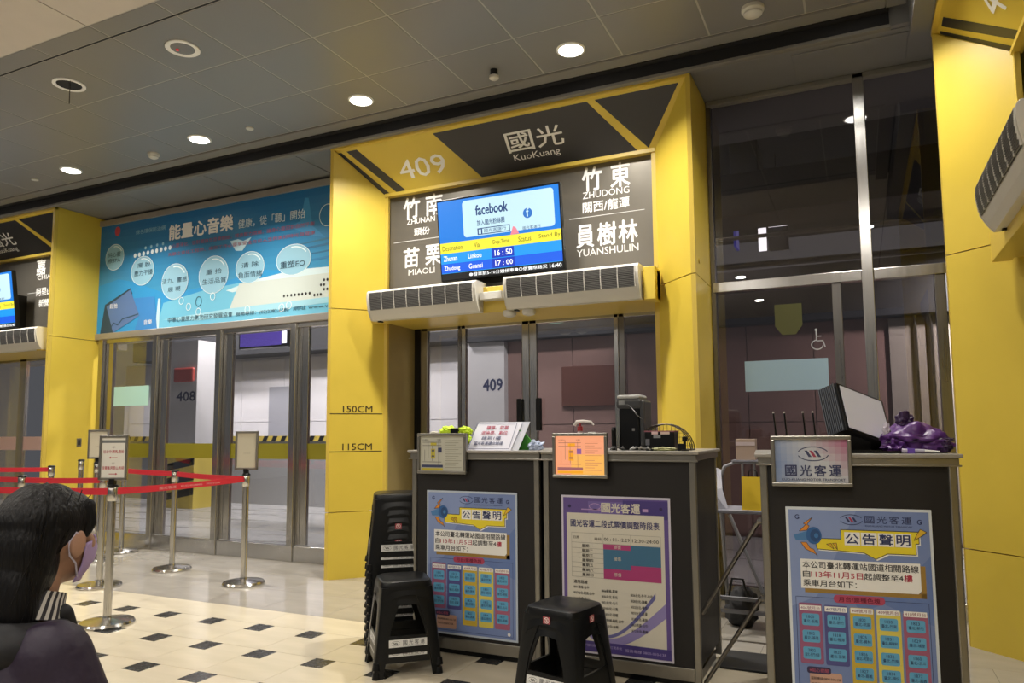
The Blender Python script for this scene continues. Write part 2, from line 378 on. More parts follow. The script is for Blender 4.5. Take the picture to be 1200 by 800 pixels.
portal('yellow splayed gate portal with black header reading 409, behind the two left ticket counters', (-4.455, 5.40, 0), 0, '409', RT, LT, True)
RT8 = [('嘉', 2.42, 2.60, 3.372, 3.578, .02), ('義', 2.70, 2.88, 3.372, 3.578, .02), ('CHIAYI', 2.45, 2.80, 3.308, 3.366, .006), ('阿里山', 2.44, 2.74, 3.10, 3.20, .012), ('新營', 2.50, 2.70, 2.95, 3.05, .012)]
portal('yellow gate portal cut off by the left edge of the picture, beyond the blue billboard', (-11.965, 5.40, 0), 0, '408', RT8, [], False)
portal('yellow gate portal on the side wall, cut off by the right edge of the picture', (.545, 5.385, 0), R(-90), '410', [], [], False).scale = (1, 1, .978)

# ------------------------------------------------------------------ air curtains
def air_curtain(label, loc, rz, wd, cap='air curtain'):
    t = thing('air_curtain', label, 'air curtain', loc, rz, 'air curtains above the gates')
    D = .2
    prof = [(D, .0), (.075, .0), (.045, .04), (.022, .085), (.008, .14), (.0, .20), (.004, .25), (.02, .27), (D, .27)]
    B().prism([(.012, y, z) for y, z in prof], (wd-.024, 0, 0)).build('housing', PVC, t, .003)
    for x in (0, wd-.012): B().prism([(x, y-(.004 if y < .19 else 0), z) for y, z in prof], (.012, 0, 0)).build('end_cap', PVC, t, .002)
    g = [(.02, .088), (.008, .14), (.0, .20), (.003, .248)]
    def at(s):
        s = s*(len(g)-1); i = min(int(s), len(g)-2); k = s-i; return g[i][0]*(1-k)+g[i+1][0]*k, g[i][1]*(1-k)+g[i+1][1]*k
    b = B()
    for i in range(6):
        (y0, z0), (y1, z1) = at(i/6), at((i+1)/6)
        b.add([(.03, y0-.002, z0), (wd-.03, y0-.002, z0), (wd-.03, y1-.002, z1), (.03, y1-.002, z1)], [(0, 1, 2, 3)])
    b.build('grille_opening', GRILL, t)
    b = B()
    for i in range(15):
        y, z = at((i+.5)/15); b.box(.03, wd-.03, y-.007, y-.002, z-.0018, z+.0018)
    b.build('grille_slats', SLAT, t, kind='stuff')
    for k in range(9):
        x = .03+(wd-.06)*k/8; b = B()
        for i in range(6):
            (y0, z0), (y1, z1) = at(i/6), at((i+1)/6); b.box(x-.003, x+.003, min(y0, y1)-.006, max(y0, y1)-.001, z0, z1)
        b.build('grille_rib', PVC, t)
    Print().rect(wd*.46, wd*.56, 0, .008, ink('55524c')).build('name_strip', t, (0, .054, .045), (R(66), 0, 0))
    for x in (wd*.2, wd*.8): BX('mount_bracket', PVC, x-.02, x+.02, D, D+.06, .06, .2, t)
    BX('power_plug', BLKP, .055, .085, .10, .15, -.012, .0, t)
    return t
air_curtain('white air curtain left of the pair under the 409 header', (-4.06, 5.455, 2.352), 0, 1.135)
air_curtain('white air curtain of the 409 gate, beside the yellow beam end box', (-2.665, 5.455, 2.352), 0, 1.165)
air_curtain('white air curtain on the side wall portal at the right edge of the picture', (.625, 4.60, 2.375), R(-90), 1.165)
air_curtain('white air curtain of the portal at the left edge of the picture', (-10.05, 5.455, 2.352), 0, 1.165)
BX('junction_box', PVC, -2.91, -2.70, 5.50, 5.62, 2.45, 2.515, None, .004); tag(bpy.data.objects['junction_box'], 'small pale junction box on the beam between the two air curtains', 'junction box')
for x, l in ((-2.68, 'left'), (-2.50, 'right')):
    b = B().lathe((x, 5.62, 2.30), [(.055, .055), (.06, .03), (.05, .01), (.02, 0)], 24)
    tag(b.build('motion_sensor', PVC, smooth=True), f'round white motion sensor under the air curtains, {l} one of the pair', 'sensor', 'round sensors under the air curtains')

# ------------------------------------------------------------------ display screens
def screen(label, x, w, full=True):
    t = thing('departure_screen', label, 'screen', (x, 5.50, 2.665), 0, 'departure screens')
    h = .715; ti = math.atan2(.09, h)
    def rot(o): o.rotation_euler = (-0.0+ti*-1, 0, 0); return o
    # body tilted: the top leans forward
    b = B(); vs = [(0, .095, 0), (w, .095, 0), (w, 0, h), (0, 0, h), (0, .145, .0), (w, .145, 0), (w, .05, h), (0, .05, h)]
    b.add(vs, [(0, 1, 2, 3), (4, 5, 6, 7), (0, 1, 5, 4), (1, 2, 6, 5), (2, 3, 7, 6), (3, 0, 4, 7)]).build('casing', BLKP, t, .003)
    BX('wall_bracket', BLKP, .2, w-.2, .10, .33, .0, .45, t)
    p = Print(); W2 = w; E = 1.0
    blue, cy, lt, yl, b1, b2, b3, wh = [ink(c, e) for c, e in (('0a78d8', 1.1), ('12a4ec', 1.1), ('c9ecf6', 1.0), ('f2e63a', 1.1), ('1496ea', 1.1), ('0f5ce0', 1.1), ('0b35b8', 1.1), ('ffffff', 1.2))]
    nav = ink('123c7a', 1); bk = ink('050608'); org = ink('f0784a', 1)
    Hh = h
    def r(x0, x1, y0, y1, m, z=1): p.rect(x0*W2, x1*W2, (1-y1)*Hh, (1-y0)*Hh, m, z)
    def tx(s, x0, x1, y0, y1, m, z=4, bold=0): p.text(s, x0*W2, x1*W2, (1-y1)*Hh, (1-y0)*Hh, m, z, bold)
    r(.01, .99, .015, .53, blue); r(.01, .99, .53, .66, yl); r(.01, .99, .66, .785, b1); r(.01, .99, .785, .905, b2); r(.01, .99, .905, .985, bk)
    r(.01, .99, .782, .786, cy, 2); r(.01, .99, .903, .908, cy, 2)
    r(.44, .62, .665, .78, b3, 2); r(.44, .62, .79, .90, b3, 2)
    p.rrect(.22*W2, .95*W2, .51*Hh, .955*Hh, .03, lt, 2)
    tx('facebook', .33, .59, .12, .24, nav, 4, .03); tx('加入國光粉絲團', .335, .56, .30, .37, nav, 4, .01)
    r(.335, .60, .40, .48, nav, 3); r(.375, .595, .41, .47, lt, 4); tx('國光客運行', .39, .57, .415, .46, nav, 5)
    p.rect(.345*W2, .365*W2, (1-.47)*Hh, (1-.415)*Hh, lt, 4)
    p.ell(.745*W2, .70*Hh, .045*W2*.8, .045*W2*.8, ink('2a74c8', 1), 4); tx('f', .735, .755, .24, .34, lt, 5, .03)
    tx('國光客運行', .70, .84, .45, .49, nav, 4)
    p.poly([(.60*W2, .47*Hh), (.67*W2, .475*Hh), (.645*W2, .55*Hh), (.625*W2, .57*Hh)], ink('f08a9a', 1), 5)
    for s, x0, x1 in (('Destination', .03, .20), ('Via', .30, .345), ('Dep.Time', .455, .59), ('Status', .66, .76), ('Stand By', .82, .985)): tx(s, x0, x1, .565, .625, ink('6a6a20', 1), 4)
    tx('Zhunan', .035, .15, .69, .755, wh, 4, .01); tx('Linkou', .245, .355, .69, .75, wh, 4, .01); tx('16 : 50', .465, .605, .69, .755, wh, 4, .02)
    tx('Zhudong', .035, .17, .815, .885, wh, 4, .01); tx('Guansi', .245, .36, .815, .875, wh, 4, .01); tx('17 : 00', .465, .605, .815, .875, wh, 4, .02)
    tx('●發車前5-10分鐘候車●○依實際路況', .245, .87, .925, .97, wh, 4, .01); tx('16:40', .89, .98, .925, .97, wh, 4, .02)
    p.build('screen_picture', t, (0, .094, 0), (R(90)+math.atan2(.095, h), 0, 0))
    return t
screen('blue and yellow departure screen hung under the 409 header', -3.345, 1.185)
screen('departure screen of the portal at the left edge of the picture', -10.70, 1.185)

# ------------------------------------------------------------------ glass walls
def mullion_pair(par, x, z1=2.49, w=.17):
    BX('front_post', STEEL, x, x+.075, 5.985, 6.05, 0, z1, par, .004)
    BX('door_stile', STEEL, x+.08, x+w*.55+.035, 6.03, 6.075, .17, z1, par, .004)
    BX('door_stile', STEEL, x+w*.55+.04, x+w+.045, 6.03, 6.075, .17, z1, par, .004)
wl = bpy.data.objects.new('window_1', None); link(wl, None, kind=P_)
for x in (-8.50, -7.54, -6.52, -5.44): mullion_pair(wl, x)
BX('sill_plate', STEEL, -8.56, -4.46, 6.0, 6.06, 0, .165, wl, .006)
BX('head_rail', STEEL, -8.56, -4.46, 6.01, 6.08, 2.44, 2.50, wl, .004)
for x0, x1 in ((-8.30, -7.54), (-7.33, -6.52), (-6.31, -5.44), (-5.23, -4.46)):
    BX('glass_pane', GLASS, x0, x1, 6.050, 6.056, .165, 2.44, wl); BX('film_band', FILM, x0, x1, 6.044, 6.046, 1.05, 1.215, wl)
BX('paper_notice', mat('pale green paper', 'a9d2c6', .4), -8.25, -7.64, 6.036, 6.040, 1.665, 1.90, wl)
wr = bpy.data.objects.new('window_2', None); link(wr, None, kind=P_)
BX('tall_mullion', STEEL, .060, .138, 5.97, 6.07, 0, 4.03, wr, .004)
BX('jamb_post', STEELD, -1.048, -1.01, 6.0, 6.07, 0, 4.03, wr, .004)
BX('transom', STEEL, -1.03, .06, 5.985, 6.06, 2.43, 2.51, wr, .004); BX('transom', STEEL, .14, .62, 5.985, 6.06, 2.43, 2.51, wr, .004)
BX('door_stile', STEELD, -.15, -.085, 6.01, 6.06, .1, 2.43, wr, .004); BX('door_stile', STEELD, .53, .60, 6.0, 6.06, 0, 2.43, wr, .004)
BX('sill_plate', STEEL, -1.03, .62, 6.0, 6.06, 0, .12, wr, .006)
for x0, x1, z0, z1 in ((-1.01, .06, 2.51, 4.03), (.14, .9, 2.51, 4.03), (-1.01, -.15, .12, 2.43), (-.085, .06, .12, 2.43), (.14, .53, .12, 2.43)):
    BX('glass_pane', GLASS_DARK, x0, x1, 6.040, 6.046, z0, z1, wr)
BX('paper_notice', mat('pale blue paper', 'a3bfd2', .12, coat=.6), -.81, -.20, 6.026, 6.030, 1.625, 1.865, wr)
p = Print(); wk = ink('b9bcc0')
p.ring(0, -.03, .045, .04, .008, wk, 1, 20, 100, 350); p.line([(-.005, .075), (-.005, .0), (.04, .0), (.055, -.05)], .008, wk); p.line([(-.005, .035), (.03, .035)], .007, wk); p.ell(-.005, .085, .01, .01, wk)
p.build('wheelchair_symbol', wr, (-.27, 6.034, 2.0))
p = Print(); p.poly([(-.10, .13), (.10, .13), (.10, -.04), (.05, -.11), (-.05, -.11), (-.10, -.04)], ink('4e4f24')); p.build('shield_sticker', wr, (-.47, 6.032, 2.17))
dr = bpy.data.objects.new('door_1', None); link(dr, None, kind=P_)
YD = 6.25
BX('door_jamb', BLKP, -4.06, -3.98, YD, YD+.06, 0, 2.38, dr)
for x0, x1, m in ((-3.975, -3.90, STEEL), (-3.55, -3.515, STEELD), (-3.51, -3.465, CHROME), (-2.855, -2.785, STEEL), (-2.78, -2.71, STEEL), (-1.955, -1.915, STEEL), (-1.91, -1.86, STEELD), (-1.49, -1.44, STEELD)):
    BX('door_stile', m, x0, x1, YD, YD+.05, .02, 2.38, dr, .003)
BX('head_rail', STEEL, -4.0, -1.44, YD, YD+.06, 2.33, 2.40, dr, .004); BX('kick_rail', STEEL, -4.0, -1.44, YD, YD+.05, .02, .16, dr, .004)
for x0, x1 in ((-3.90, -3.55), (-3.465, -2.855), (-2.71, -1.955), (-1.86, -1.49)): BX('glass_pane', GLASS, x0, x1, YD+.02, YD+.026, .16, 2.33, dr)
for x in (-2.90, -2.705): BX('door_handle', BLKP, x, x+.05, YD-.04, YD, 1.33, 1.63, dr, .006)
dl = bpy.data.objects.new('door_2', None); link(dl, None, kind=P_)
for x0, x1, m in ((-11.5, -11.4, STEEL), (-10.5, -10.36, STEEL), (-9.47, -9.40, STEEL), (-9.39, -9.33, STEELD)): BX('door_stile', m, x0, x1, YD, YD+.05, .02, 2.38, dl, .003)
BX('head_rail', STEEL, -11.5, -8.97, YD, YD+.06, 2.33, 2.40, dl, .004)
for x0, x1 in ((-11.4, -10.5), (-10.36, -9.47), (-9.33, -8.97)):
    BX('glass_pane', GLASS, x0, x1, YD+.02, YD+.026, .05, 2.33, dl); BX('film_band', PINKF, x0, x1, YD+.014, YD+.016, 1.12, 1.30, dl)
wy = BX('wall_back', mat('grey wall infill', (.2, .19, .18), .5), -16, -11.97, 6.0, 6.15, 0, 4.03); wy['kind'] = P_
for i, (x0, x1) in enumerate(((-11.97, -8.57), (-4.455, -1.06))):
    o = BX('wall_back', mat('grey wall infill', 0), x0+.03, x1-.03, 6.32, 6.45, 2.41, 4.03); o['kind'] = P_
o = BX('wall_back', MATS['grey wall infill'], -8.57, -4.46, 6.1, 6.2, 2.45, 4.03); o['kind'] = P_

# ------------------------------------------------------------------ bus bay behind the glass
bw = BX('wall_back', mat('white bay wall', (.66, .64, .65), .4, var=.06, scale=1), -16, -5.2, 12, 12.1, 0, 2.95); bw['kind'] = P_
for i in range(9):
    x = -15.8+i*1.2; BX('wall_panel', MATS['white bay wall'], x, x+1.19, 11.97, 12, .05, 1.55, bw); BX('wall_panel', MATS['white bay wall'], x, x+1.19, 11.97, 12, 1.56, 2.9, bw)
BX('bay_door', mat('bay grey door', (.33, .33, .36), .4), -11.4, -10.5, 11.94, 11.97, .0, 2.3, bw)
BROWN = mat('mauve brown bay wall', (.25, .155, .135), .3, var=.12, scale=1.2)
bb = BX('wall_back', BROWN, -5.2, 2.4, 9.6, 9.7, 0, 3.0); bb['kind'] = P_
for i in range(7):
    x = -5.15+i*.78; BX('wall_panel', BROWN, x, x+.77, 9.57, 9.6, 1.42, 2.8, bb); BX('wall_panel', BROWN, x, x+.77, 9.57, 9.6, .05, 1.41, bb)
BX('notice_frame', mat('dark red board', (.10, .04, .03), .3), -3.75, -2.95, 9.52, 9.57, 1.66, 2.22, bb, .01)
LW = mat('beige panel', (.30, .26, .22), .4, var=.05)
for x0, x1 in ((.35, .72), (.74, 1.1), (1.12, 2.3)): BX('wall_panel', LW, x0, x1, 9.54, 9.57, .05, 2.6, bb)
for x in (.62, .78, 1.02, 1.16, 1.25): B().cyl((x, 9.5, 0), (x, 9.5, 2.7), .018, n=8).build('wall_pipe', STEELD, bb)
for x0, x1 in ((-11.55, -10.72), (-5.20, -4.60)):
    c = BX('column', mat('white painted pillar', (.46, .45, .45), .4), x0, x1, 9.45, 9.95, 0, 3.0); c['kind'] = P_
    s = '408' if x0 < -9 else '409'
    q = Print().text(s, x1-.34 if s == '409' else x1-.50, x1-.03, 1.91, 2.08, ink('22284a'), 1, .03)
    q.build('pillar_number', c, (0, 9.448, 0))
    BX('corner_guard', mat('hazard yellow', (.5, .38, .06), .5), x0-.01, x1+.01, 9.43, 9.97, 0, 1.1, c)
    for k in range(4): B().prism([(x0-.012, 9.425, .1+k*.26), (x1+.012, 9.425, .25+k*.26), (x1+.012, 9.425, .38+k*.26), (x0-.012, 9.425, .23+k*.26)], (0, .01, 0)).build('hazard_stripe', BLKP, c)
hz = thing('crash_barrier', 'low grey barrier with a yellow and black striped top in the bus bay', 'barrier', (0, 9.55, 0))
BX('barrier_wall', mat('barrier grey', (.25, .25, .25), .4), -16, -5.3, 1.0, 1.15, 0, 1.17, hz)
BX('striped_rail', MATS['hazard yellow'], -16, -5.3, .96, 1.17, 1.17, 1.27, hz)
b = B()
for k in range(48): x = -15.9+k*.22; b.prism([(x, .955, 1.17), (x+.1, .955, 1.17), (x+.16, .955, 1.27), (x+.06, .955, 1.27)], (0, .004, 0))
b.build('black_stripes', BLKP, hz)
def hanger(t, x, z0, z1): B().cyl((x, .02, z0), (x, .02, z1), .008, n=6).build('hanger_rod', BLKP, t)
bc = BX('ceiling', mat('dark bay ceiling', (.020, .020, .024), .6), -16, 4, 6.3, 13.2, 4.6, 4.7); bc['kind'] = P_
DK = mat('dark duct metal', (.028, .028, .031), .5, var=.2, scale=2)
for i, (x0, x1, y0, y1, z0, z1) in enumerate(((-15, -5.3, 11.4, 12, 2.95, 3.5), (-5.2, 3, 9.38, 9.56, 2.62, 3.3), (-3, 3, 7.6, 8.2, 3.5, 3.95), (-15, -4.6, 8.0, 8.7, 3.0, 3.4), (-1.2, -.9, 8.3, 8.9, 3.9, 4.55))):
    tag(BX('ventilation_duct', DK, x0, x1, y0, y1, z0, z1, None, .01), ['long dark duct above the white wall of the bus bay', 'long dark duct above the brown wall of the bus bay', 'upper dark duct behind the tall glass wall', 'dark duct behind the glass under the billboard', 'short dark duct box behind the tall glass wall'][i], 'duct', 'bay ducts')
for x in (-1.1, -1.0): pass
for i, (y, z) in enumerate(((7.3, 3.2), (8.5, 2.95), (7.9, 3.05), (8.8, 3.75))):
    tag(B().cyl((-1.8, y, z), (2.6, y, z-.05), .02+.006*i, n=10).build('ceiling_pipe', SLAT if i == 0 else DK), ['pale thin pipe crossing behind the upper glass panes', 'dark pipe, lowest behind the upper glass panes', 'dark pipe in the middle behind the upper glass panes', 'dark pipe, highest behind the upper glass panes'][i], 'pipe', 'bay pipes')
t = thing('bay_lamp', 'ring shaped white lamp far behind the upper glass pane', 'lamp', (-.78, 9.0, 3.72))
B().cyl((.0, 0, 0), (.0, 0, .04), .11, n=20).build('lit_ring', mat('bay lamp glow', (1, 1, 1), .5, emit=3), t); BX('lit_panel', MATS['bay lamp glow'], -.22, -.13, 0, .03, -.28, .02, t); BX('bracket', DK, -.1, .12, -.04, 0, -.3, -.02, t); hanger(t, 0, .04, .88)
t = thing('bay_sign', 'small blue lit sign panel hanging behind the upper glass pane', 'sign', (-1.2, 8.4, 3.38)); hanger(t, .015, .36, 1.22); BX('lit_face', mat('violet sign glow', '4444b0', .5, emit=.7), 0, .03, 0, .22, 0, .36, t)
t = thing('bay_sign', 'purple lit matrix sign hanging behind the glass doors under the billboard', 'sign', (-9.25, 9.0, 2.74))
BX('casing', BLKP, -.03, 1.0, .01, .12, -.03, .32, t); hanger(t, .1, .3, 1.87); hanger(t, .8, .3, 1.87); BX('lit_face', mat('purple matrix glow', '5a48a8', .5, emit=.9, var=.5, scale=60), 0, .88, 0, .01, 0, .28, t); BX('lit_end', MATS['bay lamp glow'], .90, .99, 0, .01, .02, .24, t)
t = thing('bay_sign', 'green lit exit sign hanging behind the right door of gate 409', 'sign', (-3.3, 8.0, 2.60)); hanger(t, .08, .1, 2.0); BX('lit_face', mat('exit green glow', '9fe8cc', .5, emit=1), 0, .17, 0, .03, 0, .12, t)
t = thing('bay_sign', 'red rounded sign box on the pillar marked 408', 'sign', (-11.25, 9.38, 2.25)); BX('face', mat('dull red', (.3, .04, .03), .4), 0, .5, 0, .06, 0, .26, t, .05)
for x, y, wt, l in ((-12.8, 10.3, 330, 'far left'), (-9.6, 9.6, 340, 'behind the billboard'), (-6.6, 8.6, 300, 'beside the pillar 409'), (-3.0, 7.4, 190, 'behind the 409 sign board'), (1.38, 8.6, 160, 'behind the side wall portal')):  # unseen lamps, added out of sight to brighten the bay walls
    lamp(x, y, 4.58 if x < 1 else 3.3, 'unseen round lamp added to light the bus bay, '+l, wt, 'bus bay ceiling lamps', (1, .96, .93), .2, 'ceiling light', R(175))
lamp(-8.25, 8.35, 2.985, 'lit round lamp under the dark duct behind the glass doors', 60, 'bus bay ceiling lamps', (1, .97, .95), .1)
t = thing('warning_beacon', 'orange warning beacon glowing behind the door at the left edge of the picture', 'beacon', (-9.75, 6.9, 2.28))
B().cyl((0, 0, -2.27), (0, 0, -.06), .03, n=10).build('mast', BLKP, t); BX('cross_arm', BLKP, -.02, .24, -.02, .02, -.09, -.06, t)
for x in (0, .22): B().lathe((x, 0, 0), [(.035, -.07), (.04, 0), (.03, .06), (.01, .08)], 14).build('lit_dome', mat('amber glow', (1, .35, .03), .4, emit=5), t)

# ------------------------------------------------------------------ billboard
bl = thing('billboard', 'long blue advertising billboard with bubbles above the glass doors', 'billboard', (-8.59, 5.99, 2.565))
for a in ((-.03, 4.13, -.075, 0), (-.03, 4.13, 1.36, 1.43), (-.03, .0, 0, 1.36)): BX('frame_bar', mat('billboard alu frame', (.42, .39, .35), .35, .6), a[0], a[1], -.02, .08, a[2], a[3], bl, .004)
BX('backing', ink('3388b8'), 0, 4.13, .01, .05, 0, 1.36, bl)
p = Print()
def grad(x0, x1, y0, y1, c0, c1, n, z):
    a, b = lin(c0), lin(c1)
    for i in range(n):
        k = (i+.5)/n; cc = tuple(a[j]*(1-k)+b[j]*k for j in range(3)); m = mat(f'sky {c0}{c1}{i}', cc, .35)
        p.rect(x0, x1, y0+(y1-y0)*i/n, y0+(y1-y0)*(i+1)/n, m, z)
grad(0, 4.12, 0, 1.36, '4fa8cf', '1b6aa5', 16, 1)
p.poly([(0, 0), (4.1, 0), (4.1, .45), (3.3, .47), (2.7, .55), (2.1, .45), (1.26, .40), (.68, .60), (.39, .66), (0, .60)], ink('2f95cf'), 3)
p.poly([(1.1, 0), (4.1, 0), (4.1, .42), (2.6, .44), (1.9, .40), (1.2, .30)], ink('6fbcd8'), 4)
p.poly([(2.2, .36), (2.6, .44), (3.2, .50), (4.1, .47), (4.1, .40), (2.8, .40), (2.3, .33)], ink('cfe4e8'), 5)
p.poly([(2.25, .13), (2.40, .42), (4.1, .42), (4.1, .16)], ink('c9d3cd'), 6)
p.poly([(1.2, .10), (2.25, .15), (4.1, .17), (4.1, .12), (1.8, .05)], ink('9fd2e2'), 7)
for y0, y1, c in ((.70, .73, '2d6f98'), (.63, .655, '2a6f97'), (.76, .785, '3a7898'), (.56, .59, '2d7fb0')): p.poly([(3.2, y0), (4.1, y0+.04), (4.1, y1+.04), (3.25, y1-.01)], ink(c), 5)
p.poly([(3.25, 1.02), (3.31, 1.27), (3.36, 1.26), (3.42, .95), (3.6, .80), (3.35, .86), (3.1, .98)], ink('3f93c8'), 4)
p.poly([(2.24, .92), (2.33, .80), (2.43, .79), (2.56, .93), (2.44, .90), (2.36, .93)], ink('b9dbe6'), 5)
p.ell(.34, 1.27, .05, .06, ink('c0454e'), 4)
bub = ink('93c2d6'); hi = ink('e4f2f5'); dk = ink('2a4a5e')
for cx, cy, rx, ry in ((.31, .945, .17, .165), (.82, .725, .20, .18), (1.38, .54, .22, .215), (2.0, .56, .23, .22), (2.55, .59, .21, .18), (3.17, .61, .24, .17)):
    p.ell(cx, cy, rx, ry, bub, 8); p.ring(cx, cy, rx*.85, ry*.85, .012, hi, 9, 12, 30, 100); p.ring(cx, cy, rx, ry, .006, hi, 9)
for i in range(9): p.ell(.68+i*.075, .925+.004*i, .025, .028, hi, 9, 12)
for i in range(4): p.ell(.86+i*.1, 1.0+.006*i, .018, .02, bub, 9, 10)
for x, y in ((1.62, .22), (1.78, .15), (2.53, .12), (3.02, .10), (3.12, .12), (1.5, .30), (2.0, .31)): p.ring(x, y, .04, .045, .008, hi, 10, 16)
p.ring(1.78, .27, .05, .06, .008, dk, 10, 16)
def bt(s, x0, x1, y0, y1, m=dk, bold=0): p.text(s, x0, x1, y0, y1, m, 11, bold)
bt('能量心音樂', 1.26, 2.28, 1.045, 1.225, WHT, .03); bt('健康，從「聽」開始', 2.36, 3.32, 1.045, 1.15, ink('d8e8ee'), .005); bt('綠色環保防治網', .68, 1.19, 1.185, 1.24, ink('9cc6d8'))
rd = ink('a8586c')
bt('心靈淨化，從聆聽自然音樂開始，釋放壓力情緒，讓身心靈回到自然平衡', 1.31, 3.45, .945, .995, rd); bt('天籟之音化工程師，讓您工作心靈享受全方位人生的美好時光與健康', 1.25, 3.46, .85, .895, rd)
bt('純心靈', .19, .42, .95, 1.01); bt('療SPA', .19, .42, .875, .935); bt('擺 脫', .73, .96, .765, .825); bt('壓力干擾', .68, 1.0, .665, .73)
bt('活力、靈感', 1.17, 1.58, .525, .585); bt('展 現', 1.27, 1.48, .42, .475); bt('重 拾', 1.88, 2.13, .565, .625); bt('生活品質', 1.83, 2.2, .455, .52)
bt('清 除', 2.43, 2.68, .59, .65); bt('負面情緒', 2.38, 2.73, .475, .545); bt('重塑EQ', 2.99, 3.33, .52, .60, dk, .01)
bt('中華心靈原力氣功研究發展協會', 1.29, 2.31, .055, .115); bt('服務專線：(02)2382-6280', 2.36, 3.12, .045, .10); bt('網址 www.vital', 3.18, 3.75, .055, .10)
p.ring(3.62, 1.04, .11, .12, .008, hi, 9)
for i in range(8): p.ell(3.05+i*.05, .225, .014, .016, BLK, 9, 8)
for i in range(16):
    for j in range(4):
        if (i*7+j*5) % 9 < 6 and i > 1+j: p.ell(3.38+i*.042, .20+j*.05, .014, .016, BLK, 9, 8)
p.poly([(1.08, 0), (1.11, .36), (1.15, .36), (1.14, 0)], ink('c2dfe8'), 8)
p.poly([(.10, 0), (.17, .36), (.62, .53), (.66, .46), (.35, 0)], ink('2d4656'), 9)
p.poly([(.20, .33), (.62, .51), (.80, .18), (.34, .0)], ink('5a78a8'), 10); p.line([(.30, .07), (.34, .12), (.42, .09), (.50, .16), (.66, .18), (.78, .20)], .015, dk, 11)
p.poly([(.66, .40), (1.05, .39), (1.11, .0), (.72, .0), (.80, .18)], ink('3c86c8'), 9); bt('鬆弛', .26, .40, .30, .36, WHT); bt('音樂', .88, 1.02, .06, .12, WHT)
p.build('printed_sheet', bl, (0, .004, 0))

# ------------------------------------------------------------------ ceiling fittings
CZ = 4.15
def detector(name, label, cat, x, y, prof, m, extra=None, grp=None):
    t = thing(name, label, cat, (x, y, CZ), 0, grp); B().lathe((0, 0, 0), prof, 28).build('body', m, t, smooth=True)
    if extra: extra(t)
    return t
detector('ceiling_speaker', 'round ceiling speaker in a white ring with a red glint inside', 'speaker', -4.388, 3.641, [(.12, 0), (.12, -.008), (.10, -.012), (.085, -.004)], WHT,
         lambda t: (B().lathe((0, 0, -.004), [(.085, 0), (.08, -.004), (.001, -.005)], 24).build('grille', SOFF, t), B().cyl((-.03, -.02, -.012), (-.03, -.02, -.018), .012).build('red_lens', mat('red lens', (.8, .05, .05), .2, emit=.6), t)), 'ceiling speakers')
detector('ceiling_speaker', 'round dark ceiling opening in a white ring with a thin rod hanging from it', 'speaker', -5.679, 3.643, [(.12, 0), (.12, -.008), (.10, -.012), (.092, -.004)], WHT,
         lambda t: (B().lathe((0, 0, -.004), [(.092, 0), (.085, -.003), (.001, -.004)], 24).build('grille', GROOVE, t), B().cyl((.09, -.05, .0), (.09, -.05, -.20), .003, n=6).build('rod', BLKP, t)), 'ceiling speakers')
sm = [(.055, 0), (.055, -.02), (.045, -.03), (.045, -.04), (.03, -.05), (.005, -.052)]
detector('smoke_detector', 'small white smoke detector above the blue billboard between two downlights', 'smoke detector', -6.353, 4.97, sm, PVC, None, 'smoke detectors')
detector('smoke_detector', 'large white smoke detector on the ceiling before the tall glass wall', 'smoke detector', -.528, 4.933, [(r*1.35, z*1.2) for r, z in sm], PVC, None, 'smoke detectors')
detector('ceiling_sensor', 'tiny pale disc on the ceiling right above the middle of the billboard', 'sensor', -5.013, 4.925, [(.035, 0), (.035, -.01), (.001, -.012)], PVC, None, 'small ceiling discs')
detector('ceiling_sensor', 'tiny pale disc on the ceiling above the yellow portal at the left edge', 'sensor', -8.174, 4.915, [(.035, 0), (.035, -.01), (.001, -.012)], PVC, None, 'small ceiling discs')
detector('ceiling_sensor', 'small pale sensor on a black base above the 409 header', 'sensor', -2.476, 4.935, [(.03, 0), (.03, -.05), (.001, -.052)], BLKP, lambda t: B().lathe((0, 0, -.05), [(.038, 0), (.038, -.02), (.02, -.032), (.001, -.034)], 20).build('lens', PVC, t, smooth=True))
#PART2
# ------------------------------------------------------------------ ticket counters
CT = 1.215
def counter(label, x, y, rz, w):
    t = thing('ticket_counter', label, 'counter', (x, y, 0), rz, 'dark ticket counters'); d = .62
    BX('front_panel', CTR, .03, w-.03, .010, .03, .10, 1.165, t); BX('back_panel', CTR, .03, w-.03, d-.03, d-.01, .10, 1.165, t)
    for x0 in (.008, w-.026): BX('side_panel', CTR, x0, x0+.018, .03, d-.03, .10, 1.165, t)
    for x0 in (0, w-.034):
        for y0 in (0, d-.034): BX('corner_post', ALU, x0, x0+.034, y0, y0+.034, .02, 1.165, t, .006)
    BX('base_rail', ALU, .034, w-.034, .004, .03, .035, .10, t, .003); BX('plinth', BLKP, .03, w-.03, .04, d-.04, 0, .05, t)
    BX('worktop_edge', ALU, -.008, w+.008, -.008, d+.008, 1.165, 1.198, t, .004)
    BX('worktop', mat('grey laminate worktop', (.33, .31, .28), .35, .2), -.022, w+.022, -.022, d+.022, 1.198, CT, t, .004)
    BX('worktop_lip', ALU, -.016, w+.016, -.016, -.008, 1.160, 1.168, t, .002)
    return t
c1 = counter('dark ticket counter beside the stacked stools, bearing the blue notice and a map frame', -2.555, 3.92, 0, .865)
c2 = counter('dark middle ticket counter with a purple fare poster and an orange lit map frame', -1.665, 3.92, 0, .87)
A3 = R(6.57)
c3 = counter('dark ticket counter at right with a company light box and a large blue notice', -.440, 3.655, A3, .82)
def on3(x, y, z=CT): return (-.440+x*math.cos(A3)-y*math.sin(A3), 3.655+x*math.sin(A3)+y*math.cos(A3), z)

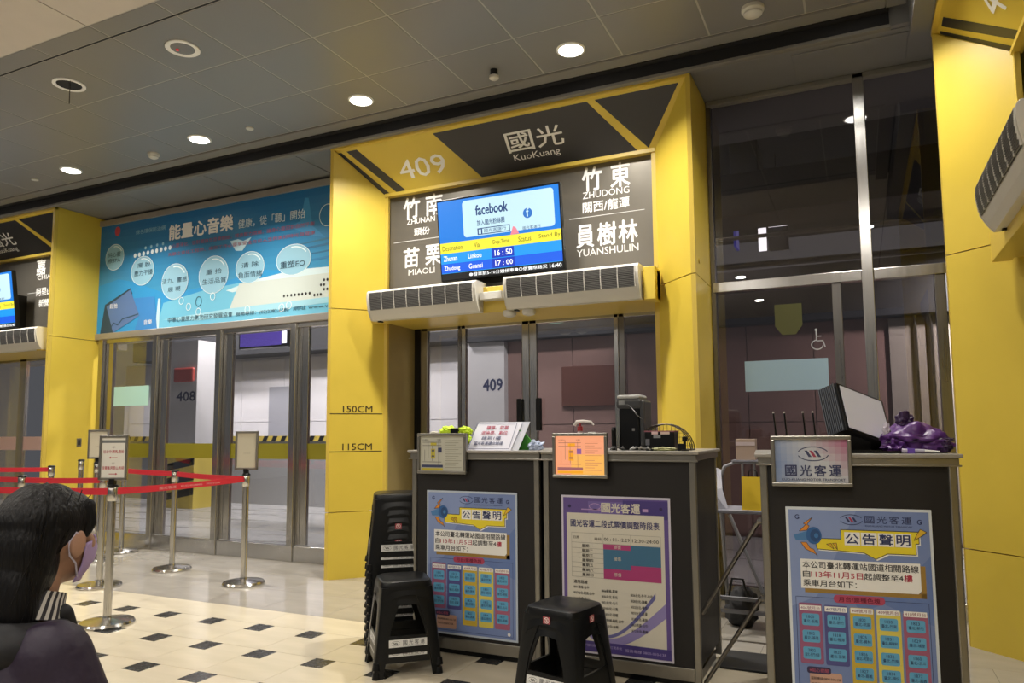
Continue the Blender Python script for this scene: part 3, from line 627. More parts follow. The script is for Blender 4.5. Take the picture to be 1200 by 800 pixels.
# posters: local frame x right, y down from the top edge (converted), origin at the sheet's top left corner
def flat(t, p, name='printed_sheet', y=-.006): return p.build(name, t, (0, y, 0))
class Down:
    """print helper with y measured downwards from the top edge"""
    def __init__(s, H): s.p = Print(); s.H = H
    def rect(s, x0, x1, y0, y1, m, z=1): s.p.rect(x0, x1, s.H-y1, s.H-y0, m, z)
    def rr(s, x0, x1, y0, y1, r, m, z=1): s.p.rrect(x0, x1, s.H-y1, s.H-y0, r, m, z)
    def poly(s, pts, m, z=1): s.p.poly([(x, s.H-y) for x, y in pts], m, z)
    def line(s, pts, t, m, z=1): s.p.line([(x, s.H-y) for x, y in pts], t, m, z)
    def text(s, b, x0, x1, y0, y1, m, z=4, bold=0): s.p.text(b, x0, x1, s.H-y1, s.H-y0, m, z, bold)
def poster(label, loc, rz, w, h, frame, art):
    t = thing('notice_poster', label, 'poster', loc, rz, 'posters on the counters')
    BX('backing_board', ink(frame), 0, w, -.004, .0, 0, h, t, .001)
    d = Down(h); art(d, w, h); flat(t, d.p, y=-.0045); return t
def art_notice(d, w, h):
    nb = ink('2b3560'); blue = ink('7487b6'); lb = ink('8496c2'); db = ink('647bb0'); ye = ink('e6d22e'); wt = ink('ecebe6'); bk = ink('26262c'); rd = ink('b02a45')
    d.rect(.012, w-.012, .012, h-.012, blue); d.poly([(.012, .012), (.30, .012), (.12, .40), (.012, .45)], lb, 1.5); d.poly([(w-.012, .2), (w-.012, .5), (.4, .42)], db, 1.5)
    d.poly([(.20, .30), (.36, .26), (.48, .38), (.30, .46)], db, 1.6)
    d.p.logo(.278, h-.052, .095, nb, rd, 3)
    for i, c in enumerate('國光客運'): d.text(c, .333+i*.05, .373+i*.05, .033, .066, nb)
    d.text('KUO-KUANG MOTOR TRANSPORT', .335, .525, .074, .081, nb)
    for x, y in ((.05, .045), (.555, .055)): d.p.ring(x, h-y, .011, .011, .004, nb, 3, 14, 40, 330); d.p.ell(x+.004, h-y-.002, .004, .004, nb, 3, 8)
    # yellow banner with pointer
    out = [(.12, .140), (.232, .140), (.232, .098), (.548, .098), (.548, .150), (.535, .150), (.535, .198), (.42, .198), (.372, .224), (.325, .198), (.13, .188)]
    d.poly([(x+.006, y+.006) for x, y in out], wt, 2); d.poly(out, ye, 2.5); d.line(out+[out[0]], .003, bk, 3)
    for i, c in enumerate('公告聲明'):
        x = .246+i*.069; d.rect(x, x+.065, .108, .166, wt, 4); d.text(c, x+.006, x+.059, .114, .160, nb, 5, .02)
    d.poly([(.555, .085), (.58, .098), (.545, .125), (.528, .135), (.54, .11)], ink('d8b030'), 4); d.line([(.555, .085), (.58, .098), (.545, .125), (.528, .135), (.54, .11), (.555, .085)], .002, bk, 5)
    for q in ([(.17, .165), (.20, .185), (.19, .16)], [(.195, .16), (.215, .188), (.212, .158)]): d.poly(q, ink('d8a828'), 4); d.line(q+[q[0]], .002, bk, 5)
    # megaphone with flashes
    for q in ([(.115, .045), (.075, .075), (.085, .08), (.055, .11), (.09, .105), (.10, .085), (.09, .08)], [(.06, .16), (.08, .19), (.12, .21), (.13, .22), (.115, .19), (.10, .185), (.085, .16)]):
        d.poly(q, ink('d88a30'), 3); d.line(q+[q[0]], .002, bk, 3.5)
    d.poly([(.03, .128), (.04, .152), (.11, .150), (.10, .105)], ink('4a7cb0'), 4); d.p.ell(.118, h-.128, .033, .039, ink('2f5f98'), 5); d.p.ell(.124, h-.128, .022, .028, ink('264a7a'), 6); d.p.ell(.128, h-.128, .009, .011, ink('3d74ac'), 7)
    # white message box
    d.rect(.545, .567, .245, .385, ink('9a7a38'), 2); d.rect(.07, .567, .362, .385, ink('9a7a38'), 2)
    d.poly([(.055, .235), (.547, .235), (.547, .352), (.535, .366), (.055, .366)], wt, 3)
    d.text('本公司臺北轉運站國道相關路線', .064, .540, .244, .276, bk, 4, .012)
    d.text('自', .064, .095, .286, .316, bk, 4, .012); d.text('113年11月5日', .099, .315, .286, .316, rd, 4, .012); d.text('起調整至4', .320, .477, .286, .316, bk, 4, .012); d.text('樓', .481, .514, .286, .316, rd, 4, .02)
    d.text('乘車月台如下：', .064, .288, .326, .356, bk, 4, .012)
    d.line([(.03, .405), (w-.03, .405), (w-.03, h-.025), (.03, h-.025), (.03, .405)], .002, nb, 2)
    d.rr(.19, .40, .388, .424, .016, ink('b04560'), 3); d.text('月台/票種色塊', .21, .38, .396, .418, ink('6a1030'), 4, .01)
    cs = ['96587a', '51528c', 'c9ac3c', 'd9c95a', 'a05c76']; cell = ink('5fa6cc'); n = [3, 3, 4, 4, 4]
    T = [['1800', '1802', '2802'], ['1813', '1818', '1820'], ['1822', '1825', '1826', '1827'], ['1830', '1831', '1832', '1834'], ['1823', '1829', '1860', '1877']]
    Dn = [['臺北-板橋', '臺北-基隆', '臺北-石門水庫'], ['臺北-新竹', '臺北-龍潭', '臺北-苗栗'], ['臺北-桃園', '臺北-員林', '臺北-阿里山', '臺北-嘉義'], ['臺北-竹東', '臺北-員樹林', '臺北-竹南', '臺北-頭份'], ['臺北-新竹', '臺北-埔里', '臺北-北斗', '臺北-嘉義']]
    for k in range(5):
        x = .040+.107*k; y1 = .70 if n[k] == 3 else .785
        d.rr(x, x+.098, .432+.004*k, y1, .008, ink(cs[k]), 3); d.rect(x+.003, x+.095, .442, .465, wt, 4); d.text(f'{406+k}號月台', x+.008, x+.090, .446, .461, ink(cs[k] if k < 2 else '8a3a4a'), 5)
        for i in range(n[k]):
            y = .478+i*.074; d.rr(x+.012, x+.086, y, y+.054, .008, cell, 4)
            d.text(T[k][i], x+.033, x+.064, y+.008, y+.021, nb, 5); d.text(Dn[k][i], x+.019, x+.080, y+.026, y+.041, nb, 5)
    d.rr(.075, .21, .735, .815, .01, ink('c9a08c'), 3); d.rr(.065, .165, .712, .742, .01, ink('3a3152'), 4); d.text('※貼心提醒', .075, .155, .719, .735, ink('c05a70'), 5)
    d.text('服務專線:0800-010-138', .08, .205, .755, .768, bk, 5); d.text('洽詢現場服務人員', .08, .19, .78, .793, bk, 5)
    d.p.ell(w-.055, .04, .01, .01, wt, 5, 12)
def art_fare(d, w, h):
    pu = ink('5f4c8c'); pd = ink('43357a'); wt = ink('cfcabb'); nb = ink('3a3a6c'); bk = ink('33302e'); mg = ink('a83a72'); bl_ = ink('3d6c8c'); lv = ink('8a80b4')
    d.rect(.012, w-.012, .012, h-.012, pu); d.rect(.16, .36, .03, .10, ink('6f5fa0'), 1.3); d.rect(.36, w-.012, .02, .115, pd, 1.2)
    for i, c in enumerate('國光客運'): d.text(c, .238+i*.056, .288+i*.056, .038, .088, wt, 4, .03)
    d.rect(.12, .235, .072, .078, ink('b090c0'), 3); d.rect(.47, .50, .062, .078, ink('b090c0'), 3); d.p.ring(.2, h-.058, .035, .018, .004, ink('b090c0'), 3, 20)
    for x in (.05, .57): d.p.ell(x, h-.06, .009, .009, ink('2a2050'), 3, 12)
    d.rect(.032, w-.035, .096, .805, wt, 2)
    d.text('國光客運二段式票價調整時段表', .055, .56, .132, .172, nb, 4, .015)
    g = ink('8f8b80'); d.line([(.06, .205), (.565, .205), (.565, .258), (.06, .258), (.06, .205)], .0015, g, 3); d.line([(.245, .205), (.245, .258)], .0015, g, 3); d.line([(.40, .205), (.40, .258)], .0015, g, 3)
    d.text('日期', .072, .105, .222, .238, bk); d.text('時段', .195, .235, .226, .243, bk); d.text('00 : 01-12:29', .25, .395, .224, .242, bk); d.text('12:30-24:00', .41, .555, .224, .242, bk)
    for i, c in enumerate('一二三四五六日'):
        y = .262+i*.0262; d.text('星期'+c, .12, .185, y+.004, y+.021, bk, 4, .01); d.line([(.06, y+.026), (.245, y+.026)], .0015, g, 3)
    d.line([(.06, .258), (.06, .446)], .0015, g, 3)
    d.rect(.245, .565, .260, .446, bl_, 3); d.rect(.245, .40, .260, .287, mg, 4); d.rect(.245, .40, .392, .446, mg, 4); d.rect(.40, .565, .366, .446, mg, 4)
    d.text('原價', .305, .345, .265, .283, wt, 5); d.text('優惠', .305, .345, .325, .345, wt, 5); d.text('原價', .305, .345, .410, .430, wt, 5)
    d.text('適用路線', .07, .15, .462, .482, bk, 4, .01)
    A = [['1801基隆-台中', '1827台北-朝馬-台中', '1815板橋-金山', '1831台北-日月潭', '1833台北-埔里', '1837台北-三義-台中'], ['1866朝馬-羅東', '1836台北-彰化', '1851台北-北斗', '1839台北-斗南', '1838台北-西螺', '1842新埔-朝馬-台中', '1871台中-台南'], ['1826台北-朴子-台中', '1828台北-嘉義', '1832台北-埔里', '1835台北-佳里', '1838台北-高雄', '1863桃園-台中', '1872台中-嘉義']]
    for k, L in enumerate(A):
        for i, s_ in enumerate(L):
            y = .492+.010*k+i*.031; d.text(s_, .068+k*.163, .068+k*.163+(.010*len(s_)), y, y+.017, bk, 4, .008)
    # swoosh
    def arc(x0, x1, y0, y1, dep, th0, th1, m, z):
        up, dn = [], []
        for i in range(25):
            k = i/24; x = x0+(x1-x0)*k; y = y0+(y1-y0)*k**1.8+dep*math.sin(math.pi*k**.8); th = th0+(th1-th0)*k
            up.append((x, y)); dn.append((x, y+th))
        for i in range(24): d.poly([up[i], up[i+1], dn[i+1], dn[i]], m, z)
    arc(.05, w-.035, .63, .55, .15, .012, .075, lv, 3); arc(.10, w-.09, .64, .50, .13, .008, .03, ink('66659a'), 3.5)
    d.rect(.012, w-.012, .785, h-.012, pd, 4); d.text('服務專線 0800-010-138', .36, .58, .805, .822, ink('a79ac8'), 5)
    d.text('敬請旅客多加利用本公司網路訂票系統', .06, .34, .80, .815, ink('a79ac8'), 5)
poster('blue notice poster with a megaphone on the counter beside the stacked stools', (-2.447, 3.928, .12), 0, .615, .85, 'b9c3cf', art_notice)
poster('purple framed fare timetable poster on the middle counter', (-1.555, 3.928, .115), 0, .62, .852, 'c8c4d2', art_fare)
q3 = on3(.107, .008, .12)
poster('large blue notice poster with a megaphone on the right counter', q3, A3, .603, .85, 'd5dce0', art_notice)

def lightbox(label, loc, rz, w, h, art):
    t = thing('sign_frame', label, 'sign', loc, rz, 'framed signs on the counter fronts')
    for a in ((0, w, 0, .018), (0, w, h-.018, h), (0, .018, .018, h-.018), (w-.018, w, .018, h-.018)): BX('frame_bar', ALU, a[0], a[1], -.016, .012, a[2], a[3], t, .004)
    BX('backing', BLKP, .005, w-.005, .0, .02, .005, h-.005, t)
    d = Down(h); art(d, w, h); flat(t, d.p, 'printed_panel', -.002); return t
def art_map(lit):
    def f(d, w, h):
        if lit: bg, bg2, ln, ye, pp, gy, bn = [ink(c, 1.0) for c in ('f2a077', 'f5b45a', 'a56a50', 'f0a020', '8a5a90', 'c97f5a', '9a6060')]
        else: bg, bg2, ln, ye, pp, gy, bn = [ink(c) for c in ('b9b8aa', 'b0b0a2', '5c5c5c', 'c2b43e', '34385e', '8f9080', '3a4160')]
        d.rect(.018, w-.018, .018, h-.018, bg, 1)
        if lit: d.rect(.11, w-.018, .12, h-.018, bg2, 1.2)
        for y in (.055, .075, .175): d.line([(.035, y), (.17, y)], .003, ln, 3)
        for x, y0, y1 in ((.075, .04, .15), (.105, .06, .17), (.15, .05, .2), (.05, .10, .17)): d.line([(x, y0), (x, y1)], .0025, ln, 3)
        d.rect(.092, .135, .058, .074, ye, 3); d.rect(.095, .125, .095, .155, ye, 3); d.rect(.1, .12, .10, .112, ln, 4); d.rect(.1, .12, .135, .145, ln, 4); d.rect(.145, .172, .088, .118, pp, 4)
        d.text('台北轉運站', .035, .075, .035, .046, ln); d.text('位置圖', .14, .165, .035, .046, ln)
        d.rect(.028, .18, .192, .208, bn, 3); d.rect(.028, .18, .212, .226, ye, 3)
        for i in range(13): d.line([(.195, .045+i*.0135), (w-.035-.02*(i % 3), .045+i*.0135)], .003, gy, 3)
    return f
def art_company(d, w, h):
    nb = ink('3a4064'); rd = ink('a03c55')
    n, m_ = 12, 6
    for i in range(n):
        for j in range(m_):
            u, v = (i+.5)/n, (j+.5)/m_
            a, b_, c_ = Vector(lin('7e93bd')), Vector(lin('c3c6cc')), Vector(lin('a84a74'))
            k = max(0, 1-u*1.7-abs(v-.6)*.4); k2 = max(0, u*1.5-.55-v*.9); cc = b_*(1-k)*(1-k2)+a*k*(1-k2)+c_*k2
            d.rect(.018+(w-.036)*i/n, .018+(w-.036)*(i+1)/n, .018+(h-.036)*j/m_, .018+(h-.036)*(j+1)/m_, mat(f'company tint {i}{j}', tuple(cc), .3), 1)
    d.p.logo(w*.53, h-.083, .135, nb, rd, 3)
    for i, c in enumerate('國光客運'): d.text(c, .060+i*.063, .110+i*.063, .135, .185, nb, 4, .02)
    d.text('KUO-KUANG MOTOR TRANSPORT', .045, .315, .195, .206, nb, 4, .01)
lightbox('grey framed white map panel on the counter beside the stacked stools', (-2.497, 3.900, 1.073), 0, .345, .246, art_map(False))
lightbox('orange lit map panel in a grey frame on the middle counter', (-1.592, 3.900, 1.066), 0, .325, .250, art_map(True))
lightbox('company light box with oval logo and blue and pink tint on the right counter', on3(.052, -.024, 1.066), A3, .345, .232, art_company)

# ------------------------------------------------------------------ stools
SH = .455
def stool_proto():
    t = thing('plastic_stool', 'x', 'stool', (0, 0, 0), 0, 'black plastic stools')
    def c(z): return .185-.040*z/SH if z < .4 else .145
    hs = .140
    b = B(); pts = lambda s, z, r: [(sx*(s-r)+r*math.cos(R(a)), sy*(s-r)+r*math.sin(R(a)), z) for sx, sy, a0 in ((1, 1, 0), (-1, 1, 90), (-1, -1, 180), (1, -1, 270)) for a in (a0, a0+30, a0+60, a0+90)]
    rings = [pts(.147, .405, .05), pts(.146, .43, .05), pts(.140, .448, .05), pts(.125, SH, .05), pts(.03, SH-.003, .02)]
    for rg in rings: b.v += rg
    for k in range(4):
        for i in range(16): b.f.append((k*16+i, k*16+(i+1) % 16, (k+1)*16+(i+1) % 16, (k+1)*16+i)); b.m.append(0)
    b.f.append(tuple(range(64, 80))); b.m.append(0)
    b.build('seat', BLKP, t, smooth=True)
    for k in range(4):
        a = k*math.pi/2; M_ = Matrix.Rotation(a, 3, 'Z'); b = B(); zs = (.0, .03, .10, .25, .36, .42)
        for z in zs:
            s, l = .188-.043*z/.42, .052+.030*z/.42+(.02 if z > .35 else 0); th = .012; r = .022
            prof = [(s-l, s), (s-r, s), (s-.006, s-.006), (s, s-r), (s, s-l), (s-th, s-l), (s-th, s-th), (s-l, s-th)]
            b.v += [tuple(M_ @ Vector((x, y, z))) for x, y in prof]
        for j in range(len(zs)-1):
            for i in range(8): b.f.append((j*8+i, j*8+(i+1) % 8, (j+1)*8+(i+1) % 8, (j+1)*8+i)); b.m.append(0)
        b.f += [tuple(range(8))[::-1], tuple(range(40, 48))]; b.m += [0, 0]
        lg = b.build('leg', BLKP, t, smooth=True)
        q = M_ @ Vector((.172, .172, 0)); B().cyl((q.x, q.y, 0), (q.x, q.y, .035), .024, .018, 12).build('foot_cap', BLKP, lg)
        # apron with an arch, and the lower band
        s1 = .147; b = B()
        top = [(-.125+.25*i/12, s1-.002, .41) for i in range(13)]; bot = [(-.125+.25*i/12, s1+.008, .32+.06*math.sin(math.pi*i/12)**.6) for i in range(13)]
        for P4 in (top, bot): b.v += [tuple(M_ @ Vector(p_)) for p_ in P4]
        for P4 in (top, bot): b.v += [tuple(M_ @ Vector((p_[0], p_[1]-.01, p_[2]))) for p_ in P4]
        for i in range(12): b.f += [(i, i+1, 14+i, 13+i), (26+i, 27+i, 40+i, 39+i), (13+i, 14+i, 40+i, 39+i)]; b.m += [0, 0, 0]
        b.build('apron', BLKP, t, smooth=True)
        b = B()
        zs2 = ((.075, .176), (.165, .167))
        vs = [(-.145, zs2[0][1], .075), (.145, zs2[0][1], .075), (.138, zs2[1][1], .165), (-.138, zs2[1][1], .165)]; vs += [(x, y-.012, z) for x, y, z in vs]
        b.add([tuple(M_ @ Vector(v)) for v in vs], [(0, 1, 2, 3), (4, 5, 6, 7), (0, 1, 5, 4), (1, 2, 6, 5), (2, 3, 7, 6), (3, 0, 4, 7)]).build('stretcher', BLKP, t)
    for k in (0, 3):
        rz = 0 if k == 0 else -math.pi/2
        p = Print(); wt = ink('d9d9d6'); dk = ink('2c2c34')
        p.rect(-.105, .105, 0, .040, wt); p.logo(-.068, .02, .05, dk, dk, 2)
        for i, ch in enumerate('國光客運'): p.text(ch, -.028+i*.032, -.004+i*.032, .010, .034, dk, 2)
        p.text('KUO-KUANG MOTOR', -.028, .09, .003, .008, dk, 2)
        o = p.build('name_label', t); tl = R(90)-math.atan2(.009, .09)
        o.matrix_local = Matrix.Rotation(rz, 4, 'Z') @ Matrix.Translation((0, -.1735, .108)) @ Matrix.Rotation(tl, 4, 'X')
    return t
proto = stool_proto()
def red_sticker(t, k=0):
    p = Print(); p.rect(-.020, .020, .002, .034, ink('a84850')); p.ring(0, .018, .014, .014, .003, ink('e8dcd8'), 2, 16); p.line([(-.01, .028), (.01, .008)], .003, ink('e8dcd8'), 2)
    p.text('禁', -.006, .006, .012, .026, ink('e8dcd8'), 2)
    o = p.build('red_sticker', t); o.matrix_local = Matrix.Rotation(k*math.pi/2, 4, 'Z') @ Matrix.Translation((.0, -.1525, .385)) @ Matrix.Rotation(R(88), 4, 'X')
ORD = ['topmost', 'second from the top', 'third from the top', 'fourth from the top', 'fifth from the top', 'sixth from the top', 'seventh from the top', 'fourth from the bottom', 'third from the bottom', 'second from the bottom', 'lowest']
used = False
def put_stool(x, y, z, rz, label, group):
    global used
    s = proto if not used else copy_tree(proto); used = True
    s.location = (x, y, z); s.rotation_euler = (0, 0, rz); s['label'] = label; s['group'] = group; return s
stk = []
for k in range(11): stk.append(put_stool(-2.80+.08, 4.0, k*.049, R(38), 'black plastic stool, '+ORD[10-k]+' in the tall stack beside the left counter', 'stools in the tall stack'))
f1 = put_stool(-2.42, 3.63, 0, R(43), 'black plastic stool, lower of the pair in front of the tall stack', 'stool pair before the tall stack')
f2 = put_stool(-2.42, 3.63, .049, R(43), 'black plastic stool, upper of the pair in front of the tall stack', 'stool pair before the tall stack')
g1 = put_stool(-1.33, 3.38, 0, R(-12), 'black plastic stool, lower of the pair before the purple fare poster', 'stool pair before the fare poster')
g2 = put_stool(-1.33, 3.38, .049, R(-12), 'black plastic stool, upper of the pair before the purple fare poster', 'stool pair before the fare poster')
red_sticker(g2, 0); red_sticker(g2, 1); red_sticker(stk[7]); red_sticker(stk[5])

# ------------------------------------------------------------------ queue barriers
def stanchion(label, x, y, h=.965, board=None):
    t = thing('barrier_post', label, 'barrier post', (x, y, 0), 0, 'chrome queue barrier posts')
    B().lathe((0, 0, 0), [(.175, 0), (.18, .012), (.17, .028), (.10, .040), (.032, .048), (.03, .06)], 36).build('base', CHROME, t, smooth=True)
    B().cyl((0, 0, .045), (0, 0, h-.11), .0275, n=24).build('tube', CHROME, t, smooth=True)
    B().lathe((0, 0, h-.11), [(.030, 0), (.033, .004), (.033, .09), (.029, .096)], 24).build('belt_cassette', CHROME, t, smooth=True)
    B().lathe((0, 0, h-.014), [(.036, 0), (.038, .008), (.030, .018), (.001, .02)], 24).build('top_cap', BLKP, t, smooth=True)
    if board:
        w, hh, kind, rz = board; m = bpy.data.objects.new('sign_board', B().box(-w/2, w/2, -.006, .006, .03, hh).mesh('sign_board', STEEL)); link(m, t); m.location = (0, 0, h+.005); m.rotation_euler = (0, 0, rz)
        for a in ((-w/2, w/2, .03, .05), (-w/2, w/2, hh-.02, hh), (-w/2, -w/2+.018, .03, hh), (w/2-.018, w/2, .03, hh)): BX('sign_frame_bar', ALU, a[0], a[1], -.014, -.004, a[2], a[3], m, .003)
        BX('sign_clip', BLKP, -.02, .02, -.02, .01, -.02, .04, m)
        p = Print(); pw = ink('dcd9d0' if kind else 'bfb8a2'); p.rect(-w/2+.018, w/2-.018, .05, hh-.02, pw)
        if kind:
            rd = ink('b03a48'); gy = ink('777777'); p.rect(-w/2+.018, w/2-.018, hh-.055, hh-.035, ink('6c6f70'), 1.5)
            p.logo(0, hh-.085, .03, gy, rd, 2); p.text('往台中,朝馬,南投', -w*.36, w*.36, hh-.13, hh-.105, rd, 2, .01); p.line([(-.025, hh-.16), (.03, hh-.16)], .005, rd, 2); p.poly([(-.035, hh-.16), (-.02, hh-.152), (-.02, hh-.168)], rd, 2)
            p.logo(0, hh-.20, .03, gy, rd, 2); p.text('往嘉義,阿里山,布袋', -w*.38, w*.38, hh-.245, hh-.22, rd, 2, .01); p.line([(-.03, hh-.275), (.025, hh-.275)], .005, rd, 2); p.poly([(.035, hh-.275), (.02, hh-.267), (.02, hh-.283)], rd, 2)
        else: p.text('注意事項', -.03, .035, hh*.45, hh*.5, gy if kind else ink('a8a28e'), 2)
        p.build('paper_sheet', m, (0, -.006, 0))
    return t
stanchion('nearest chrome barrier post, carrying a white board with red arrows', -4.85, 3.57, .965, (.215, .35, True, R(20)))
stanchion('chrome barrier post just behind the one with the arrow sign', -6.10, 4.40)
stanchion('chrome barrier post without a sign between the two boards, before the 408 pillar', -6.17, 5.21)
stanchion('chrome barrier post with a blank cream sign beside the yellow 409 column', -5.0, 4.98, .965, (.21, .375, False, R(20)))
stanchion('chrome barrier post behind the dark hair of the woman, lowest of the far ones', -6.80, 4.12)
stanchion('chrome barrier post at the foot of the left yellow portal, belt end post', -7.95, 5.12, .99)
stanchion('tall chrome barrier post close to the left yellow side panel', -8.02, 5.50, 1.04)
stanchion('tall chrome barrier post with a pale blank sign before the left glass door', -7.40, 5.26, 1.03, (.22, .34, False, R(25)))
stanchion('chrome barrier post whose base shows right by the glass door sill', -7.62, 5.74, .96)
def belt(label, a, b, text=False):
    a, b = Vector(a), Vector(b); d = (b-a); n = Vector((-d.y, d.x, 0)).normalized()*.0015; L = d.length; u = d.normalized()
    a2, b2 = a+u*.034, b-u*.034; v = []
    for i in range(13):
        k = i/12; p = a2.lerp(b2, k)-Vector((0, 0, .012*math.sin(math.pi*k)*min(1, L/2)))
        v += [p+n-Vector((0, 0, .024)), p-n-Vector((0, 0, .024)), p-n+Vector((0, 0, .024)), p+n+Vector((0, 0, .024))]
    bb = B(); f = [(0, 1, 2, 3), (48, 49, 50, 51)]
    for i in range(12):
        for j in range(4): f.append((i*4+j, i*4+(j+1) % 4, i*4+4+(j+1) % 4, i*4+4+j))
    o = bb.add(v, f).build('barrier_belt', RED); tag(o, label, 'barrier belt', 'red belts of the queue barrier')
    if text:
        p = Print(); w_ = ink('dba8a0'); c = L*.30
        p.text('國光客運', c, c+.17, -.011, .012, w_, 1); p.text('KUO-KUANG', c+.22, c+.45, -.007, .008, w_, 1); p.text('MOTOR', c+.5, c+.66, -.007, .008, w_, 1)
        q = p.build('belt_lettering', o); q.matrix_world = Matrix.Translation(a+Vector((0, 0, -.009))-n*1.3) @ Matrix.Rotation(math.atan2(u.y, u.x), 4, 'Z') @ Matrix.Rotation(R(90), 4, 'X')
S1, S2, S3, S4, P0, P1, P3, P2 = (-4.85, 3.57, .92), (-6.10, 4.40, .92), (-6.17, 5.21, .93), (-5.0, 4.98, .92), (-6.80, 4.12, .925), (-7.95, 5.12, .95), (-7.40, 5.26, .97), (-8.02, 5.5, 1.0)
belt('bright red belt with white lettering from the arrow sign post to the cream sign post', S1, S4, True)
belt('red belt from the arrow sign post towards the left behind the woman', (-6.9, 3.35, .92), S1)
belt('red belt between the post without a sign and the cream sign post', S3, S4)
belt('red belt from the pale sign post to the post without a sign', P3, S3)
belt('dark red belt from the lowest far post to the post behind the arrow sign', P0, S2)
belt('red belt entering from the left edge to the belt end post', (-8.9, 4.6, .97), P1)
belt('pale red belt from the left edge to the lowest far post', (-8.3, 4.3, .93), P0)

# ------------------------------------------------------------------ things on the counters
t = thing('notice_stand', 'white slanted acrylic stand with red and black handwritten notice on the left counter', 'notice stand', (-2.19, 3.96, CT))
def slant(x, y, z): return (x, y, z)
L_, an = .215, R(52)
def sl(x, s, dz=0): return (x+.02*s/L_, math.cos(an)*s-math.sin(an)*dz, math.sin(an)*s+math.cos(an)*dz)
acr = mat('pale acrylic', 'c9ccd6', .2)
for nm, dx, dy, m in (('rear_plate', .045, .012, acr), ('front_plate', 0, 0, ink('d8d8e4'))):
    vs = [sl(0, 0), sl(.30, 0), sl(.30, L_), sl(0, L_)]; vs = [(x+dx, y+dy, z) for x, y, z in vs]; vs += [(x, y+.004, z) for x, y, z in vs]
    B().add(vs, [(0, 1, 2, 3), (4, 5, 6, 7), (0, 1, 5, 4), (1, 2, 6, 5), (2, 3, 7, 6), (3, 0, 4, 7)]).build(nm, m, t)
BX('support_leg', acr, .05, .30, .125, .13, 0, .16, t)
p = Print(); rr = ink('a82f4c'); bb_ = ink('3c4468')
for s_, y0, m, x0, x1 in (('購票、取票', .158, rr, .09, .24), ('退換票、劃位', .118, rr, .065, .245), ('請到1樓', .078, bb_, .08, .21), ('國光客運櫃台辦理', .038, bb_, .04, .235)): p.text(s_, x0, x1, y0, y0+.026, m, 2, .012)
p.line([(.012, .01), (.288, .01), (.288, .203), (.012, .203), (.012, .01)], .003, bb_, 2)
p.build('notice_text', t, (.0, -.002, .001), (an, 0, 0))
t = thing('safety_vest', 'folded neon yellow safety vest bow with black straps behind the map frame', 'vest', (-2.31, 4.02, CT))
nv = mat('neon yellow cloth', (.62, .85, .02), .6, bump=.3)
def blob(name, m, parent, c, r, seed=0, amp=.15, n=20, flat_=None, fr=3.):
    from mathutils import noise
    b = B(); vs = []
    for i in range(n+1):
        th = math.pi*i/n
        for j in range(2*n):
            ph = math.pi*j/n; d = Vector((math.sin(th)*math.cos(ph), math.sin(th)*math.sin(ph), math.cos(th)))
            k = 1+amp*noise.noise(d*fr+Vector((seed, seed*.7, 0)))*2+amp*.5*noise.noise(d*fr*2.3+Vector((seed, 0, 5)))
            p_ = Vector((c[0]+d.x*r[0]*k, c[1]+d.y*r[1]*k, c[2]+d.z*r[2]*k))
            if flat_ is not None: p_.z = max(p_.z, flat_)
            vs.append(p_)
    fs = [(i*2*n+j, i*2*n+(j+1) % (2*n), (i+1)*2*n+(j+1) % (2*n), (i+1)*2*n+j) for i in range(n) for j in range(2*n)]
    return b.add(vs, fs).build(name, m, parent, smooth=True)
blob('left_fold', nv, t, (-.04, 0, .115), (.055, .03, .032), 1, .2); blob('right_fold', nv, t, (.075, 0, .115), (.05, .03, .028), 2, .2); BX('black_strap', BLKP, -.01, .045, -.032, .03, .10, .135, t, .004); blob('body_fold', nv, t, (.02, .02, .05), (.10, .05, .055), 3, .15, flat_=.001)
tag(blob('paper_scrap', ink('c9c4b4'), None, (-2.44, 4.0, CT+.108), (.03, .02, .008), 4), 'small crumpled pale paper lying over the edge of the left map frame', 'paper')
tag(B().box(-2.47, -2.41, 3.96, 4.04, CT, CT+.10).build('card_box', ink('b3ad9a')), 'small pale card box behind the left map frame', 'box')
tag(B().prism([(-1.885, 4.06, CT), (-1.80, 4.06, CT), (-1.795, 4.06, CT+.05), (-1.84, 4.06, CT+.10), (-1.885, 4.06, CT+.125)], (0, .012, 0)).build('green_card', mat('green card', '3f8f2e', .6)), 'green curved card standing on the left counter beside the white stand', 'card')
tag(blob('crumpled_tissue', ink('b8c4dc'), None, (-1.755, 4.03, CT+.024), (.045, .03, .03), 6, .3, flat_=CT+.001), 'crumpled pale blue paper on the counter beside the green card', 'paper')
t = thing('sanitizer_bottle', 'clear hand sanitizer bottle with a white pump and red label behind the orange map', 'bottle', (-1.50, 4.10, CT))
B().lathe((0, 0, 0), [(.032, 0), (.034, .01), (.034, .085), (.018, .10), (.012, .115)], 20).build('bottle', ink('b9a3a0'), t, smooth=True)
B().lathe((0, 0, .05), [(.0345, 0), (.0345, .04)], 20).build('label_band', ink('8a3038'), t)
B().lathe((0, 0, .112), [(.016, 0), (.016, .025), (.006, .028), (.006, .045)], 16).build('pump_collar', ink('a03038'), t, smooth=True)
B().tube([(-.035, 0, .145), (-.02, 0, .163), (.02, 0, .168), (.07, 0, .163), (.085, 0, .145)], [.010, .012, .009, .007, .005]).build('pump_spout', ink('d8cfc8'), t, smooth=True)
t = thing('sanitizer_bottle', 'small white cap bottle beside the sanitizer pump behind the orange map', 'bottle', (-1.435, 4.12, CT)); BX('bottle', ink('9aa39c'), -.02, .02, -.015, .015, 0, .075, t, .006); BX('cap', ink('cfd2cc'), -.02, .02, -.015, .015, .075, .105, t, .003)
